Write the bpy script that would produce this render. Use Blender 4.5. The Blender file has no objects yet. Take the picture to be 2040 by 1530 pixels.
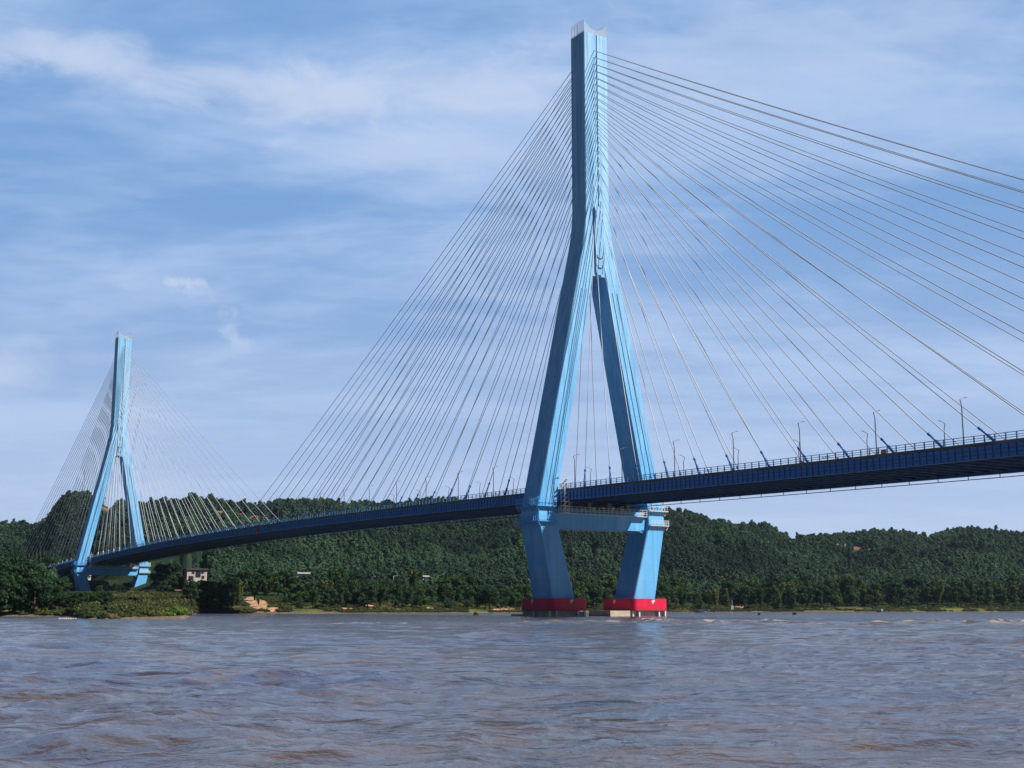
import bpy, math, random
import numpy as np
from mathutils import Matrix, Vector
random.seed(7); rng = np.random.default_rng(11)
R = math.radians
S = bpy.context.scene
COL = S.collection

# ------------------------------------------------------------------ helpers
def setp(o, label=None, cat=None, group=None, kind=None):
    if label: o['label'] = label
    if cat: o['category'] = cat
    if group: o['group'] = group
    if kind: o['kind'] = kind
    return o

class MB:
    """collects faces and links them as one mesh object"""
    def __init__(s): s.v = []; s.f = []
    def add(s, vs, fs):
        b = len(s.v); s.v += [tuple(p) for p in vs]; s.f += [tuple(b+i for i in f) for f in fs]
    def box(s, x0, x1, y0, y1, z0, z1):
        s.add([(x0,y0,z0),(x1,y0,z0),(x1,y1,z0),(x0,y1,z0),(x0,y0,z1),(x1,y0,z1),(x1,y1,z1),(x0,y1,z1)],
              [(3,2,1,0),(4,5,6,7),(0,1,5,4),(1,2,6,5),(2,3,7,6),(3,0,4,7)])
    def beam(s, p, q, w, h=None):
        p = Vector(p); q = Vector(q); h = h or w; d = (q-p).normalized()
        up = Vector((0,0,1)) if abs(d.z) < .95 else Vector((1,0,0))
        a = d.cross(up).normalized()*w/2; b = a.cross(d).normalized()*h/2
        vs = [c+i*a+j*b for c in (p,q) for i,j in ((-1,-1),(1,-1),(1,1),(-1,1))]
        s.add(vs, [(0,1,2,3),(7,6,5,4),(0,4,5,1),(1,5,6,2),(2,6,7,3),(3,7,4,0)])
    def tube(s, pts, r, n=8, cap=True):
        pts = [Vector(p) for p in pts]; rs = r if isinstance(r,(list,tuple)) else [r]*len(pts)
        vs = []
        for i,p in enumerate(pts):
            d = (pts[min(i+1,len(pts)-1)]-pts[max(i-1,0)]).normalized()
            up = Vector((0,0,1)) if abs(d.z) < .97 else Vector((1,0,0))
            a = d.cross(up).normalized(); b = a.cross(d)
            vs += [p+(a*math.cos(t)+b*math.sin(t))*rs[i] for t in [2*math.pi*k/n for k in range(n)]]
        fs = []
        for i in range(len(pts)-1):
            for k in range(n):
                fs.append((i*n+k, i*n+(k+1)%n, (i+1)*n+(k+1)%n, (i+1)*n+k))
        if cap: fs += [tuple(range(n))[::-1], tuple((len(pts)-1)*n+k for k in range(n))]
        s.add(vs, fs)
    def loft(s, rings, cap0=True, cap1=True):
        n = len(rings[0]); vs = [p for r in rings for p in r]; fs = []
        for i in range(len(rings)-1):
            for k in range(n):
                fs.append((i*n+k, i*n+(k+1)%n, (i+1)*n+(k+1)%n, (i+1)*n+k))
        if cap0: fs.append(tuple(range(n))[::-1])
        if cap1: fs.append(tuple((len(rings)-1)*n+k for k in range(n)))
        s.add(vs, fs)
    def mesh(s, name, mat, smooth=False):
        m = bpy.data.meshes.new(name); m.from_pydata(s.v, [], s.f); m.update()
        if mat: m.materials.append(mat)
        if smooth: m.polygons.foreach_set('use_smooth', [True]*len(m.polygons))
        return m
    def build(s, name, mat, parent=None, smooth=False, loc=None):
        return link(name, s.mesh(name, mat, smooth), parent, loc)

def link(name, me, parent=None, loc=None):
    o = bpy.data.objects.new(name, me); COL.objects.link(o)
    if parent: o.parent = parent
    if loc is not None: o.location = loc
    return o
def empty(name, loc=(0,0,0), rz=0):
    o = bpy.data.objects.new(name, None); COL.objects.link(o)
    o.location = loc; o.rotation_euler = (0,0,rz); o.empty_display_size = 1; return o
def copy_tree(o, parent=None):
    c = o.copy(); COL.objects.link(c); c.parent = parent
    for ch in list(o.children): copy_tree(ch, c)
    return c
def np_mesh(name, v, f, mat=None, smooth=False):
    v = np.asarray(v, np.float32); f = np.asarray(f, np.int32); k = f.shape[1]
    m = bpy.data.meshes.new(name)
    m.vertices.add(len(v)); m.vertices.foreach_set('co', v.ravel())
    m.loops.add(f.size); m.loops.foreach_set('vertex_index', f.ravel())
    m.polygons.add(len(f)); m.polygons.foreach_set('loop_start', np.arange(len(f), dtype=np.int32)*k)
    m.polygons.foreach_set('loop_total', np.full(len(f), k, np.int32))
    if smooth: m.polygons.foreach_set('use_smooth', np.ones(len(f), bool))
    m.update(calc_edges=True); m.validate()
    if mat: m.materials.append(mat)
    return m
def grid_faces(nr, nc):
    i = np.arange(nr-1)[:,None]*nc+np.arange(nc-1)[None,:]; i = i.ravel()
    return np.stack([i, i+1, i+nc+1, i+nc], 1)

# value noise
_perm = rng.random((256,256)).astype(np.float64)
def vnoise(x, y):
    xi = np.floor(x).astype(int); yi = np.floor(y).astype(int); fx = x-xi; fy = y-yi
    fx = fx*fx*(3-2*fx); fy = fy*fy*(3-2*fy)
    g = lambda a,b: _perm[a & 255, b & 255]
    return (g(xi,yi)*(1-fx)+g(xi+1,yi)*fx)*(1-fy)+(g(xi,yi+1)*(1-fx)+g(xi+1,yi+1)*fx)*fy
def fbm(x, y, o=4):
    s = 0; a = .5; t = 0
    for k in range(o): s = s+a*vnoise(x*2**k+17.3*k, y*2**k+9.1*k); t += a; a *= .5
    return s/t

# ------------------------------------------------------------------ materials
class NT:
    def __init__(s, m): s.t = m.node_tree; s.n = s.t.nodes; s.l = s.t.links
    def new(s, typ, **kw):
        n = s.n.new(typ)
        for k,v in kw.items():
            if hasattr(n, k): setattr(n, k, v)
        return n
    def link(s, a, b): s.l.new(a, b)
def mat(name, col, rough=.6, metal=0, spec=.5):
    m = bpy.data.materials.new(name); m.use_nodes = True
    b = m.node_tree.nodes['Principled BSDF']
    b.inputs['Base Color'].default_value = (*col,1); b.inputs['Roughness'].default_value = rough
    b.inputs['Metallic'].default_value = metal; b.inputs['Specular IOR Level'].default_value = spec
    return m
def noisy(name, c1, c2, scale=(1,1,1), nscale=1.0, detail=5, rough=.7, lo=.35, hi=.65, bump=0, bscale=8, spec=.3):
    m = mat(name, c1, rough, 0, spec); t = NT(m); b = t.n['Principled BSDF']
    tc = t.new('ShaderNodeTexCoord'); mp = t.new('ShaderNodeMapping'); mp.inputs['Scale'].default_value = scale
    t.link(tc.outputs['Object'], mp.inputs['Vector'])
    nz = t.new('ShaderNodeTexNoise'); nz.inputs['Scale'].default_value = nscale; nz.inputs['Detail'].default_value = detail
    t.link(mp.outputs[0], nz.inputs['Vector'])
    mr = t.new('ShaderNodeMapRange'); mr.inputs['From Min'].default_value = lo; mr.inputs['From Max'].default_value = hi
    t.link(nz.outputs['Fac'], mr.inputs['Value'])
    mx = t.new('ShaderNodeMix', data_type='RGBA'); mx.inputs['A'].default_value = (*c1,1); mx.inputs['B'].default_value = (*c2,1)
    t.link(mr.outputs[0], mx.inputs['Factor']); t.link(mx.outputs['Result'], b.inputs['Base Color'])
    if bump:
        n2 = t.new('ShaderNodeTexNoise'); n2.inputs['Scale'].default_value = bscale; n2.inputs['Detail'].default_value = 4
        t.link(tc.outputs['Object'], n2.inputs['Vector'])
        bp = t.new('ShaderNodeBump'); bp.inputs['Strength'].default_value = bump; t.link(n2.outputs['Fac'], bp.inputs['Height'])
        t.link(bp.outputs[0], b.inputs['Normal'])
    return m

def paint_material():
    """pylon paint: weathered light blue with rain streaks and casting joints"""
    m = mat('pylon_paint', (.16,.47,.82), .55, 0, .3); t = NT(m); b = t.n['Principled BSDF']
    tc = t.new('ShaderNodeTexCoord')
    def noise(sc, ns, d=4):
        mp = t.new('ShaderNodeMapping'); mp.inputs['Scale'].default_value = sc; t.link(tc.outputs['Object'], mp.inputs['Vector'])
        n = t.new('ShaderNodeTexNoise'); n.inputs['Scale'].default_value = ns; n.inputs['Detail'].default_value = d
        t.link(mp.outputs[0], n.inputs['Vector']); return n.outputs['Fac']
    def mr(src, a, bb, lo, hi):
        n = t.new('ShaderNodeMapRange'); n.inputs[1].default_value = a; n.inputs[2].default_value = bb
        n.inputs[3].default_value = lo; n.inputs[4].default_value = hi; t.link(src, n.inputs[0]); return n.outputs[0]
    def mix(f, a, bb, typ='MIX'):
        n = t.new('ShaderNodeMix', data_type='RGBA'); n.blend_type = typ
        for s_, i in ((f,'Factor'),(a,'A'),(bb,'B')):
            if isinstance(s_, tuple): n.inputs[i].default_value = (*s_,1)
            elif isinstance(s_, (int,float)): n.inputs[i].default_value = s_
            else: t.link(s_, n.inputs[i])
        return n.outputs['Result']
    sep = t.new('ShaderNodeSeparateXYZ'); t.link(tc.outputs['Object'], sep.inputs[0])
    # paint is bleached towards the exposed top of the mast
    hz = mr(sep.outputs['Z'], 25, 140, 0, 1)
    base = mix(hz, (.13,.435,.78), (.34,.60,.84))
    streak = mr(noise((1.6,1.6,.035), 1.0, 6), .42, .72, 0, .75)
    base = mix(streak, base, (.085,.32,.60))
    st2 = mr(noise((.55,.55,.012), 1.0, 5), .50, .70, 0, .6)
    base = mix(st2, base, (.10,.34,.62))
    patch = mr(noise((.18,.18,.06), 1.0, 5), .48, .7, 0, .3)
    base = mix(patch, base, (.40,.68,.88))
    # dark grime dribbling from the top edge
    g = t.new('ShaderNodeMath', operation='MULTIPLY'); 
    t.link(mr(sep.outputs['Z'], 150, 163.4, 0, 1), g.inputs[0]); t.link(mr(noise((2.2,2.2,.05), 1.0, 3), .5, .68, 0, .8), g.inputs[1])
    base = mix(g.outputs[0], base, (.05,.12,.15))
    # casting joints each 4.5 m
    w = t.new('ShaderNodeMath', operation='MODULO'); t.link(sep.outputs['Z'], w.inputs[0]); w.inputs[1].default_value = 4.5
    j = t.new('ShaderNodeMath', operation='LESS_THAN'); t.link(w.outputs[0], j.inputs[0]); j.inputs[1].default_value = .12
    jm = t.new('ShaderNodeMath', operation='MULTIPLY'); t.link(j.outputs[0], jm.inputs[0]); jm.inputs[1].default_value = .32
    base = mix(jm.outputs[0], base, (.08,.28,.5))
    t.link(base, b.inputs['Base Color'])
    return m

M = {}
M['paint'] = paint_material()
M['trim'] = mat('trim_blue', (.05,.17,.33), .6)
M['face_strip'] = mat('face_strip_blue', (.045,.2,.36), .6)
M['girder'] = noisy('girder_blue', (.075,.25,.60), (.09,.28,.64), (.3,.3,.3), 1, 4, .6)
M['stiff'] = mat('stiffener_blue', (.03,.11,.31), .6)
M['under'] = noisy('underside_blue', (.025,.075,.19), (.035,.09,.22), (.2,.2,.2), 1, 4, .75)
M['rail'] = mat('rail_blue', (.05,.20,.42), .5)
M['slab'] = noisy('deck_concrete', (.10,.11,.13), (.18,.18,.19), (.2,.2,.2), 1, 5, .9)
M['asphalt'] = mat('asphalt', (.05,.05,.05), .9)
M['cable'] = mat('cable_sheath', (.50,.53,.59), .4, 0, .4)
M['sleeve'] = mat('anchor_sleeve_blue', (.03,.13,.36), .45)
M['white_steel'] = mat('white_steel', (.62,.62,.6), .5)
M['grey_steel'] = mat('grey_steel', (.30,.32,.34), .45, .3)
M['lamp'] = mat('lamp_grey', (.07,.08,.09), .5)
M['bearing'] = mat('bearing_grey', (.2,.2,.19), .8)
M['concrete'] = noisy('pale_concrete', (.55,.47,.38), (.40,.34,.27), (.6,.6,1.5), 1, 6, .9)
M['red'] = noisy('fender_red', (.74,.012,.065), (.58,.012,.05), (.5,.5,.12), 1, 5, .45)
def stain_fender():
    m = M['red']; t = NT(m); b = t.n['Principled BSDF']; src = b.inputs['Base Color'].links[0].from_socket
    tc = t.new('ShaderNodeTexCoord'); sp = t.new('ShaderNodeSeparateXYZ'); t.link(tc.outputs['Object'], sp.inputs[0])
    mp = t.new('ShaderNodeMapping'); mp.inputs['Scale'].default_value = (1.1,1.1,.12); t.link(tc.outputs['Object'], mp.inputs[0])
    nz = t.new('ShaderNodeTexNoise'); nz.inputs['Scale'].default_value = 1; nz.inputs['Detail'].default_value = 7; t.link(mp.outputs[0], nz.inputs[0])
    a = t.new('ShaderNodeMath', operation='MULTIPLY_ADD'); t.link(nz.outputs['Fac'], a.inputs[0]); a.inputs[1].default_value = -2.2; t.link(sp.outputs['Z'], a.inputs[2])
    r = t.new('ShaderNodeMapRange'); t.link(a.outputs[0], r.inputs[0]); r.inputs[1].default_value = .2; r.inputs[2].default_value = 1.3; r.inputs[3].default_value = .6; r.inputs[4].default_value = 0
    x = t.new('ShaderNodeMix', data_type='RGBA'); t.link(r.outputs[0], x.inputs['Factor']); t.link(src, x.inputs['A']); x.inputs['B'].default_value = (.10,.045,.035,1); t.link(x.outputs['Result'], b.inputs['Base Color'])
stain_fender()
M['emblem'] = mat('emblem_white', (.8,.55,.58), .6)
M['black'] = mat('rubber_black', (.015,.015,.016), .7)
M['glass'] = None
def screen_material():
    m = bpy.data.materials.new('crown_screen'); m.use_nodes = True; t = NT(m); b = t.n['Principled BSDF']
    b.inputs['Base Color'].default_value = (.6,.62,.68,1); b.inputs['Roughness'].default_value = .5; b.inputs['Alpha'].default_value = .15
    return m
M['screen'] = screen_material()

# ------------------------------------------------------------------ camera and calibration
F, PITCH, CH = 2541.1, R(9.989), 1.983            # focal length in pixels of the 2040 px wide frame
cam = bpy.data.cameras.new('camera'); co = bpy.data.objects.new('camera', cam); COL.objects.link(co)
co.location = (0,0,CH); co.rotation_euler = (R(90)+PITCH, 0, 0)
cam.sensor_width = 36; cam.lens = 36*F/2040; cam.clip_start = .5; cam.clip_end = 30000
S.camera = co
HZ = 765+F*math.tan(PITCH)
def at(px, py, D):
    """world point seen at pixel (px,py) standing D metres ahead"""
    vx = (px-1020)/F; vy = -(py-765)/F
    y = math.cos(PITCH)-vy*math.sin(PITCH); z = math.sin(PITCH)+vy*math.cos(PITCH); k = D/y
    return Vector((vx*k, D, CH+z*k))
def topix(x, y, z):
    z = z-CH; d = y*math.cos(PITCH)+z*math.sin(PITCH); u = -y*math.sin(PITCH)+z*math.cos(PITCH)
    return 1020+F*x/d, 765-F*u/d

TX, TY, TH = 22.039, 343.925, R(32.156)
def b2w(X, Y, Z=0): 
    return Vector((TX+X*math.sin(TH)+Y*math.cos(TH), TY-X*math.cos(TH)+Y*math.sin(TH), Z))
def zd(X):
    if X < -480: return 31.32+(X+480)*.033
    if X > 215: return zd(215)-(X-215)*.012
    return 32.762-.01697*X-1e-5*X*X+1.21837e-7*X**3+1.00486e-10*X**4-.0
def x_of_px(px, Y):
    lo, hi = -700., 300.
    for _ in range(50):
        m = (lo+hi)/2; p = b2w(m, Y, zd(m))
        if topix(*p)[0] > px: hi = m
        else: lo = m
    return (lo+hi)/2
LSPAN = 480.0; WD = 12.54

# ------------------------------------------------------------------ light and sky
sb = Vector((1,.8,1.35)).normalized()
sw = Vector((sb.x*math.sin(TH)+sb.y*math.cos(TH), -sb.x*math.cos(TH)+sb.y*math.sin(TH), sb.z))
ELEV = math.asin(sw.z); AZ = math.atan2(sw.x, sw.y)
sun = bpy.data.lights.new('sun', 'SUN'); sun.energy = 5.0; sun.angle = R(.53); sun.color = (1,.955,.88)
so = bpy.data.objects.new('sun', sun); COL.objects.link(so)
so.rotation_euler = sw.to_track_quat('Z','Y').to_euler(); so.location = (200,-200,400)

W = bpy.data.worlds.new('World'); S.world = W; W.use_nodes = True
def build_sky():
    t = NT(W); bg = t.n['Background']; bg.inputs['Strength'].default_value = .05
    sky = t.new('ShaderNodeTexSky'); sky.sky_type = 'NISHITA'; sky.sun_disc = False
    sky.sun_elevation = ELEV; sky.sun_rotation = AZ; sky.air_density = .38; sky.dust_density = .2; sky.ozone_density = 3.0; sky.altitude = 200
    tc = t.new('ShaderNodeTexCoord')
    sep = t.new('ShaderNodeSeparateXYZ'); t.link(tc.outputs['Generated'], sep.inputs[0])
    def m(op, a, b=None, c=None):
        n = t.new('ShaderNodeMath', operation=op)
        for i,s_ in enumerate((a,b,c)):
            if s_ is None: continue
            if isinstance(s_, (int,float)): n.inputs[i].default_value = s_
            else: t.link(s_, n.inputs[i])
        return n.outputs[0]
    def mr(src, a, b_, lo, hi):
        n = t.new('ShaderNodeMapRange'); n.interpolation_type = 'SMOOTHSTEP'
        for i,v in ((1,a),(2,b_),(3,lo),(4,hi)): n.inputs[i].default_value = v
        t.link(src, n.inputs[0]); return n.outputs[0]
    zz = m('ADD', m('MAXIMUM', sep.outputs['Z'], 0.0), .16)
    cb = t.new('ShaderNodeCombineXYZ'); t.link(m('DIVIDE', sep.outputs['X'], zz), cb.inputs[0]); t.link(m('DIVIDE', sep.outputs['Y'], zz), cb.inputs[1])
    def layer(scale, rot, ns, det, rough, dist, off=(0,0,0)):
        mp = t.new('ShaderNodeMapping'); mp.inputs['Scale'].default_value = scale; mp.inputs['Rotation'].default_value = (0,0,R(rot)); mp.inputs['Location'].default_value = off
        t.link(cb.outputs[0], mp.inputs['Vector'])
        n = t.new('ShaderNodeTexNoise'); n.inputs['Scale'].default_value = ns; n.inputs['Detail'].default_value = det
        n.inputs['Roughness'].default_value = rough; n.inputs['Distortion'].default_value = dist
        t.link(mp.outputs[0], n.inputs['Vector']); return n.outputs['Fac']
    big = layer((.55,1.0,1), -14, 1.7, 6, .52, .5, (.35,.2,0))
    wisp = layer((.5,1.3,1), -20, 3.0, 8, .6, .9, (2.1,.4,0))
    fine = layer((1.0,2.0,1), -32, 5.5, 9, .62, .6, (5,1,0))
    cov = m('ADD', m('MULTIPLY', big, .66), m('ADD', m('MULTIPLY', wisp, .28), m('MULTIPLY', fine, .18)))
    # cirrus veil limited to the view direction; rest kept dim to darken shaded faces
    caz = m('DIVIDE', sep.outputs['Y'], m('SQRT', m('MAXIMUM', m('SUBTRACT', 1.0, m('MULTIPLY', sep.outputs['Z'], sep.outputs['Z'])), .001)))
    front = m('MULTIPLY', mr(caz, .66, .90, 0, 1), mr(sep.outputs['Z'], .62, .92, 1, 0))
    c = m('MULTIPLY', mr(cov, .46, .69, 0.0, .88), front)
    hz = m('MULTIPLY', mr(sep.outputs['Z'], -.04, .34, .96, .0), m('ADD', m('MULTIPLY', front, .95), .05))
    def mixc(f, a_, b_):
        n = t.new('ShaderNodeMix', data_type='RGBA')
        for s_, i in ((f,'Factor'),(a_,'A'),(b_,'B')):
            if isinstance(s_, tuple): n.inputs[i].default_value = (*s_,1)
            else: t.link(s_, n.inputs[i])
        return n.outputs['Result']
    col = mixc(m('MULTIPLY', front, .97), sky.outputs[0], (3.0,5.7,10.6))
    col = mixc(c, col, (6.5,8.8,13.0))
    col = mixc(hz, col, (7.9,9.6,13.0))
    # two small puffs low in the sky
    # a long drawn-out cirrus streak high at the left and one low at the left edge
    for (px_,py_,sx_,sz_,st_) in ((60,95,.10,.020,.5),(300,150,.13,.024,.6),(620,190,.14,.024,.62),(900,175,.12,.030,.55),(840,290,.09,.022,.45),(0,740,.05,.022,.6),(1560,110,.20,.05,.35),(372,563,.017,.0045,.62),(396,578,.020,.006,.3),(458,656,.009,.014,.42),(484,686,.010,.008,.38)):
        d_ = at(px_,py_,1000)-Vector((0,0,CH)); d_.normalize()
        vm_ = t.new('ShaderNodeVectorMath', operation='SUBTRACT'); t.link(tc.outputs['Generated'], vm_.inputs[0]); vm_.inputs[1].default_value = d_
        vs_ = t.new('ShaderNodeVectorMath', operation='DIVIDE'); t.link(vm_.outputs[0], vs_.inputs[0]); vs_.inputs[1].default_value = (sx_,.5,sz_)
        vl_ = t.new('ShaderNodeVectorMath', operation='LENGTH'); t.link(vs_.outputs[0], vl_.inputs[0])
        nn_ = t.new('ShaderNodeTexNoise'); nn_.inputs['Scale'].default_value = 95 if sx_ < .03 else 11; nn_.inputs['Detail'].default_value = 8; nn_.inputs['Roughness'].default_value = .62; nn_.inputs['Distortion'].default_value = .5
        nm_ = t.new('ShaderNodeMapping'); nm_.inputs['Scale'].default_value = (1,1,1) if sx_ < .03 else (1,1,2.4); nm_.inputs['Rotation'].default_value = (0,0 if sx_ < .03 else R(-10),0); t.link(tc.outputs['Generated'], nm_.inputs[0]); t.link(nm_.outputs[0], nn_.inputs['Vector'])
        q_ = m('ADD', vl_.outputs['Value'], m('MULTIPLY', m('SUBTRACT', nn_.outputs['Fac'], .5), 2.6))
        col = mixc(mr(q_, .15, 1.25, st_, 0), col, (8.8,10.2,13.2))
    t.link(col, bg.inputs['Color'])
build_sky()
S.view_settings.view_transform = 'Standard'; S.view_settings.look = 'None'; S.view_settings.exposure = .42; S.view_settings.gamma = 1

# ------------------------------------------------------------------ the bridge
bridge = empty('cable_stayed_bridge', (TX,TY,0), TH-R(90))
setp(bridge, 'long sky blue cable-stayed bridge crossing the river on two inverted Y pylons', 'bridge')

OUT = [(0,15.0),(4.55,16.8),(24.55,20.64),(27.8,20.7),(94,6.62),(97,5.98),(100,5.36),(103,4.8),(106,4.38),(109,4.15),(112,4.08),(163.4,4.05)]
INN = [(0,8.2),(4.55,9.59),(24.55,15.09),(27.8,15.23),(92,2.0)]
HAX = [(0,4.6),(4.55,4.52),(24.55,4.46),(27.8,4.05),(94,3.66),(112,3.34),(163.4,3.31)]
ip = lambda tab, z: float(np.interp(z, [a for a,_ in tab], [b for _,b in tab]))
ZT = 163.4
def make_pylon():
    m = MB(); ch = .22
    def ring(y0, y1, a, z):
        return [(-a,y0+ch,z),(-a+ch,y0,z),(a-ch,y0,z),(a,y0+ch,z),(a,y1-ch,z),(a-ch,y1,z),(-a+ch,y1,z),(-a,y1-ch,z)]
    lv = [1.2,4.55,24.55,27.8,50,70,92]
    for s in (-1,1):
        rs = []
        for z in lv:
            yo, yi = ip(OUT,z), ip(INN,z); a = ip(HAX,z)
            rs.append(ring(-yo,-yi,a,z) if s < 0 else ring(yi,yo,a,z))
        m.loft(rs, True, False)
    lv = [92,94,97,100,103,106,109,112,130,150,ZT]
    m.loft([ring(-ip(OUT,z),ip(OUT,z),ip(HAX,z),z) for z in lv], False, True)
    a = ip(HAX,92)-ch; m.add([(-a,-2.25,92),(a,-2.25,92),(a,2.25,92),(-a,2.25,92)], [(3,2,1,0)])
    py = m.build('pylon', M['paint'], bridge)
    # rounded anchor block in the crotch, both faces
    c = MB()
    for s in (-1,1):
        for (yw, zt, zc, dx) in ((1.25,112,93.6,.45),):
            prof = [(-yw,zt)]+[(-yw*math.cos(t), zc-yw*math.sin(t)) for t in np.linspace(0,math.pi,15)]+[(yw,zt)]
            xa = [s*(ip(HAX,z)-.15) for _,z in prof]; xb = [s*(ip(HAX,92)+dx) for _ in prof]
            n = len(prof)
            c.add([(xa[i],prof[i][0],prof[i][1]) for i in range(n)]+[(xb[i],prof[i][0],prof[i][1]) for i in range(n)],
                  [tuple(range(n,2*n)) if s > 0 else tuple(range(n,2*n))[::-1]]+[(i,(i+1)%n,n+(i+1)%n,n+i) for i in range(n)])
    c.build('anchor_block', M['paint'], py)
    # curved recesses of the lowest anchors
    for zc in (97.6, 94.9):
        for s in (-1,1):
            c = MB()
            c.tube([(s*(ip(HAX,92)+.5), -1.0*math.cos(t), zc-1.0*math.sin(t)+.4) for t in np.linspace(0,math.pi,13)], .13, 6)
            c.build('anchor_slot', M['black'], py)
    # conduit and leg groove strips on the light faces
    c = MB()
    for s in (-1,1):
        pts = [(s*(ip(HAX,z)+.05), .35, z) for z in (112,130,150,163.2)]
        for p,q in zip(pts, pts[1:]): c.beam(p, q, .12, .28)
    c.build('cable_ladder', M['face_strip'], py)
    for sy in (-1,1):  # dark strips stand in for the shaded groove lines of the legs
        c = MB()
        zs_ = [28.6,50,70,88]
        for s in (-1,1):
            for f_,w_ in ((.62,.16),(.30,.08)):
                pts = [(s*(ip(HAX,z)+.06), sy*(ip(INN,z)+(ip(OUT,z)-ip(INN,z))*f_), z) for z in zs_]
                for p,q in zip(pts, pts[1:]): c.beam(p, q, w_, .12)
        c.build('groove_strip', M['face_strip'], py)
    # crossbeam and bearings
    c = MB(); c.loft([[(-3.3,y,22.7),(3.3,y,22.7),(3.3,y,27.75),(-3.3,y,27.75)] for y in (-15.6,15.6)])
    for sy in (-1,1):      # haunches at both ends
        c.loft([[(-3.25,sy*12.9,27.6),(3.25,sy*12.9,27.6),(3.25,sy*15.4,21.2),(3.25,sy*15.4,22.8),(-3.25,sy*15.4,22.8),(-3.25,sy*15.4,21.2)][:0] or
                [(x,sy*12.6,22.69),(x,sy*15.3,22.69),(x,sy*15.3,21.2)] for x in (-3.2,3.2)])
    c.build('crossbeam', M['paint'], py)
    for y in (-9.5,-3.2,3.2,9.5):
        c = MB(); c.box(1.4,2.6,y-.5,y+.5,27.75,29.5); c.box(-2.6,-1.4,y-.5,y+.5,27.75,29.5); c.box(-2.9,2.9,y-.7,y+.7,29.5,29.8)
        c.build('bearing', M['bearing'], py)
    # walkway with railing hung on the crossbeam
    c = MB()
    for s in (-1,1):
        c.box(min(s*3.32,s*4.5),max(s*3.32,s*4.5),-14.6,14.6,26.45,26.62)
        for y in np.arange(-14.5,14.6,1.45): c.beam((s*4.45,y,26.6),(s*4.45,y,28.3),.11)
        for z in (27.2,27.75,28.3): c.beam((s*4.45,-14.6,z),(s*4.45,14.6,z),.09)
    c.build('walkway', M['white_steel'], py)
    # inspection platforms round both knees
    for sy in (-1,1):
        for zp, out, hr in ((28.3,1.0,2.0),(24.35,.9,1.3)):
            c = MB(); a = ip(HAX,zp); yo = ip(OUT,zp); yi = ip(INN,zp)
            y0, y1 = (-yo,-yi) if sy < 0 else (yi,yo)
            X1 = a+out; Y0 = y0-(out if sy < 0 else .05); Y1 = y1+(out if sy > 0 else .05)
            c.box(a-.1,X1,Y0,Y1,zp-.22,zp); c.box(-X1,-a+.1,Y0,Y1,zp-.22,zp)
            if sy < 0: c.box(-a,a,Y0,y0+.1,zp-.21,zp-.01)
            else: c.box(-a,a,y1-.1,Y1,zp-.21,zp-.01)
            yy = Y0 if sy < 0 else Y1
            for x in np.arange(-X1,X1+.01,.95):
                c.beam((x,yy,zp),(x,yy,zp+hr),.10); c.beam((x,yy,zp-.1),(x,(y0 if sy<0 else y1),zp-1.3),.12)
            for s in (-1,1):
                for y in np.arange(Y0+.3,Y1,.95):
                    c.beam((s*X1,y,zp),(s*X1,y,zp+hr),.10); c.beam((s*X1,y,zp-.1),(s*(a+.02),y,zp-1.3),.12)
                for z in (.55,1.0): c.beam((s*X1,Y0,zp+hr*z),(s*X1,Y1,zp+hr*z),.09)
            for z in (.55,1.0): c.beam((-X1,yy,zp+hr*z),(X1,yy,zp+hr*z),.09)
            c.build('inspection_platform', M['paint'] if sy < 0 else M['white_steel'], py)
    # access stair tower beside the near deck edge
    c = MB()
    for x in (4.8,6.6):
        for y in (-14.0,-12.7): c.beam((x,y,26.6),(x,y,zd(0)+1.6),.13)
    for z in np.arange(27.2,zd(0)+1.6,1.15):
        for x in (4.8,6.6): c.beam((x,-14.0,z),(x,-12.7,z),.09)
        for y in (-14.0,-12.7): c.beam((4.8,y,z),(6.6,y,z),.09)
        c.beam((4.8,-13.3,z),(6.6,-13.3,z+1.15),.5,.08)
    c.box(4.4,7.0,-14.4,-12.6,26.4,26.6); c.build('stair_tower', M['white_steel'], py)
    # crown screens on top
    def hgt(x, y):        # tall at the corners, dipping in the middle of the wide faces
        return 1.0+2.6*abs(y/4.0)**2.0+.5*math.cos((x/3.3)*1.2)
    for s in (-1,1):
        c = MB(); n = 10
        for (px_, py_) in (('x',s),('y',s)):
            ts = np.linspace(-1,1,n+1)
            P = [((s*3.15, 3.9*t_) if px_ == 'x' else (3.15*t_, s*3.9)) for t_ in ts]
            if px_ == 'x':
                nx, ny = .06*s, 0
            else: nx, ny = 0, .06*s
            for i in range(n):
                (xa,ya),(xb,yb) = P[i],P[i+1]; ha, hb = hgt(xa,ya), hgt(xb,yb)
                c.add([(xa,ya,ZT),(xb,yb,ZT),(xb,yb,ZT+hb),(xa,ya,ZT+ha),(xa-nx,ya-ny,ZT),(xb-nx,yb-ny,ZT),(xb-nx,yb-ny,ZT+hb),(xa-nx,ya-ny,ZT+ha)],
                      [(0,1,2,3),(7,6,5,4),(3,2,6,7),(0,4,5,1)])
        c.build('crown_screen', M['screen'], py)
    c = MB()
    for (x,y) in [(3.0,-3.75),(0,-3.75),(-1.6,-3.75),(-3.0,-3.75),(3.0,3.75),(-3.0,3.75),(3.0,0),(-3.0,0)]:
        c.beam((x,y,ZT),(x,y,ZT+hgt(x,y)),.12)
    c.tube([(-.2,-3.75,ZT),(-.2,-3.75,ZT+4.6)], .05, 6)
    for z in (.5,): [c.beam(p_, q_, .1) for p_,q_ in (((-3,-3.75,ZT+z),(3,-3.75,ZT+z)),((3,-3.75,ZT+z),(3,3.75,ZT+z)),((3,3.75,ZT+z),(-3,3.75,ZT+z)),((-3,3.75,ZT+z),(-3,-3.75,ZT+z)))]
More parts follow.
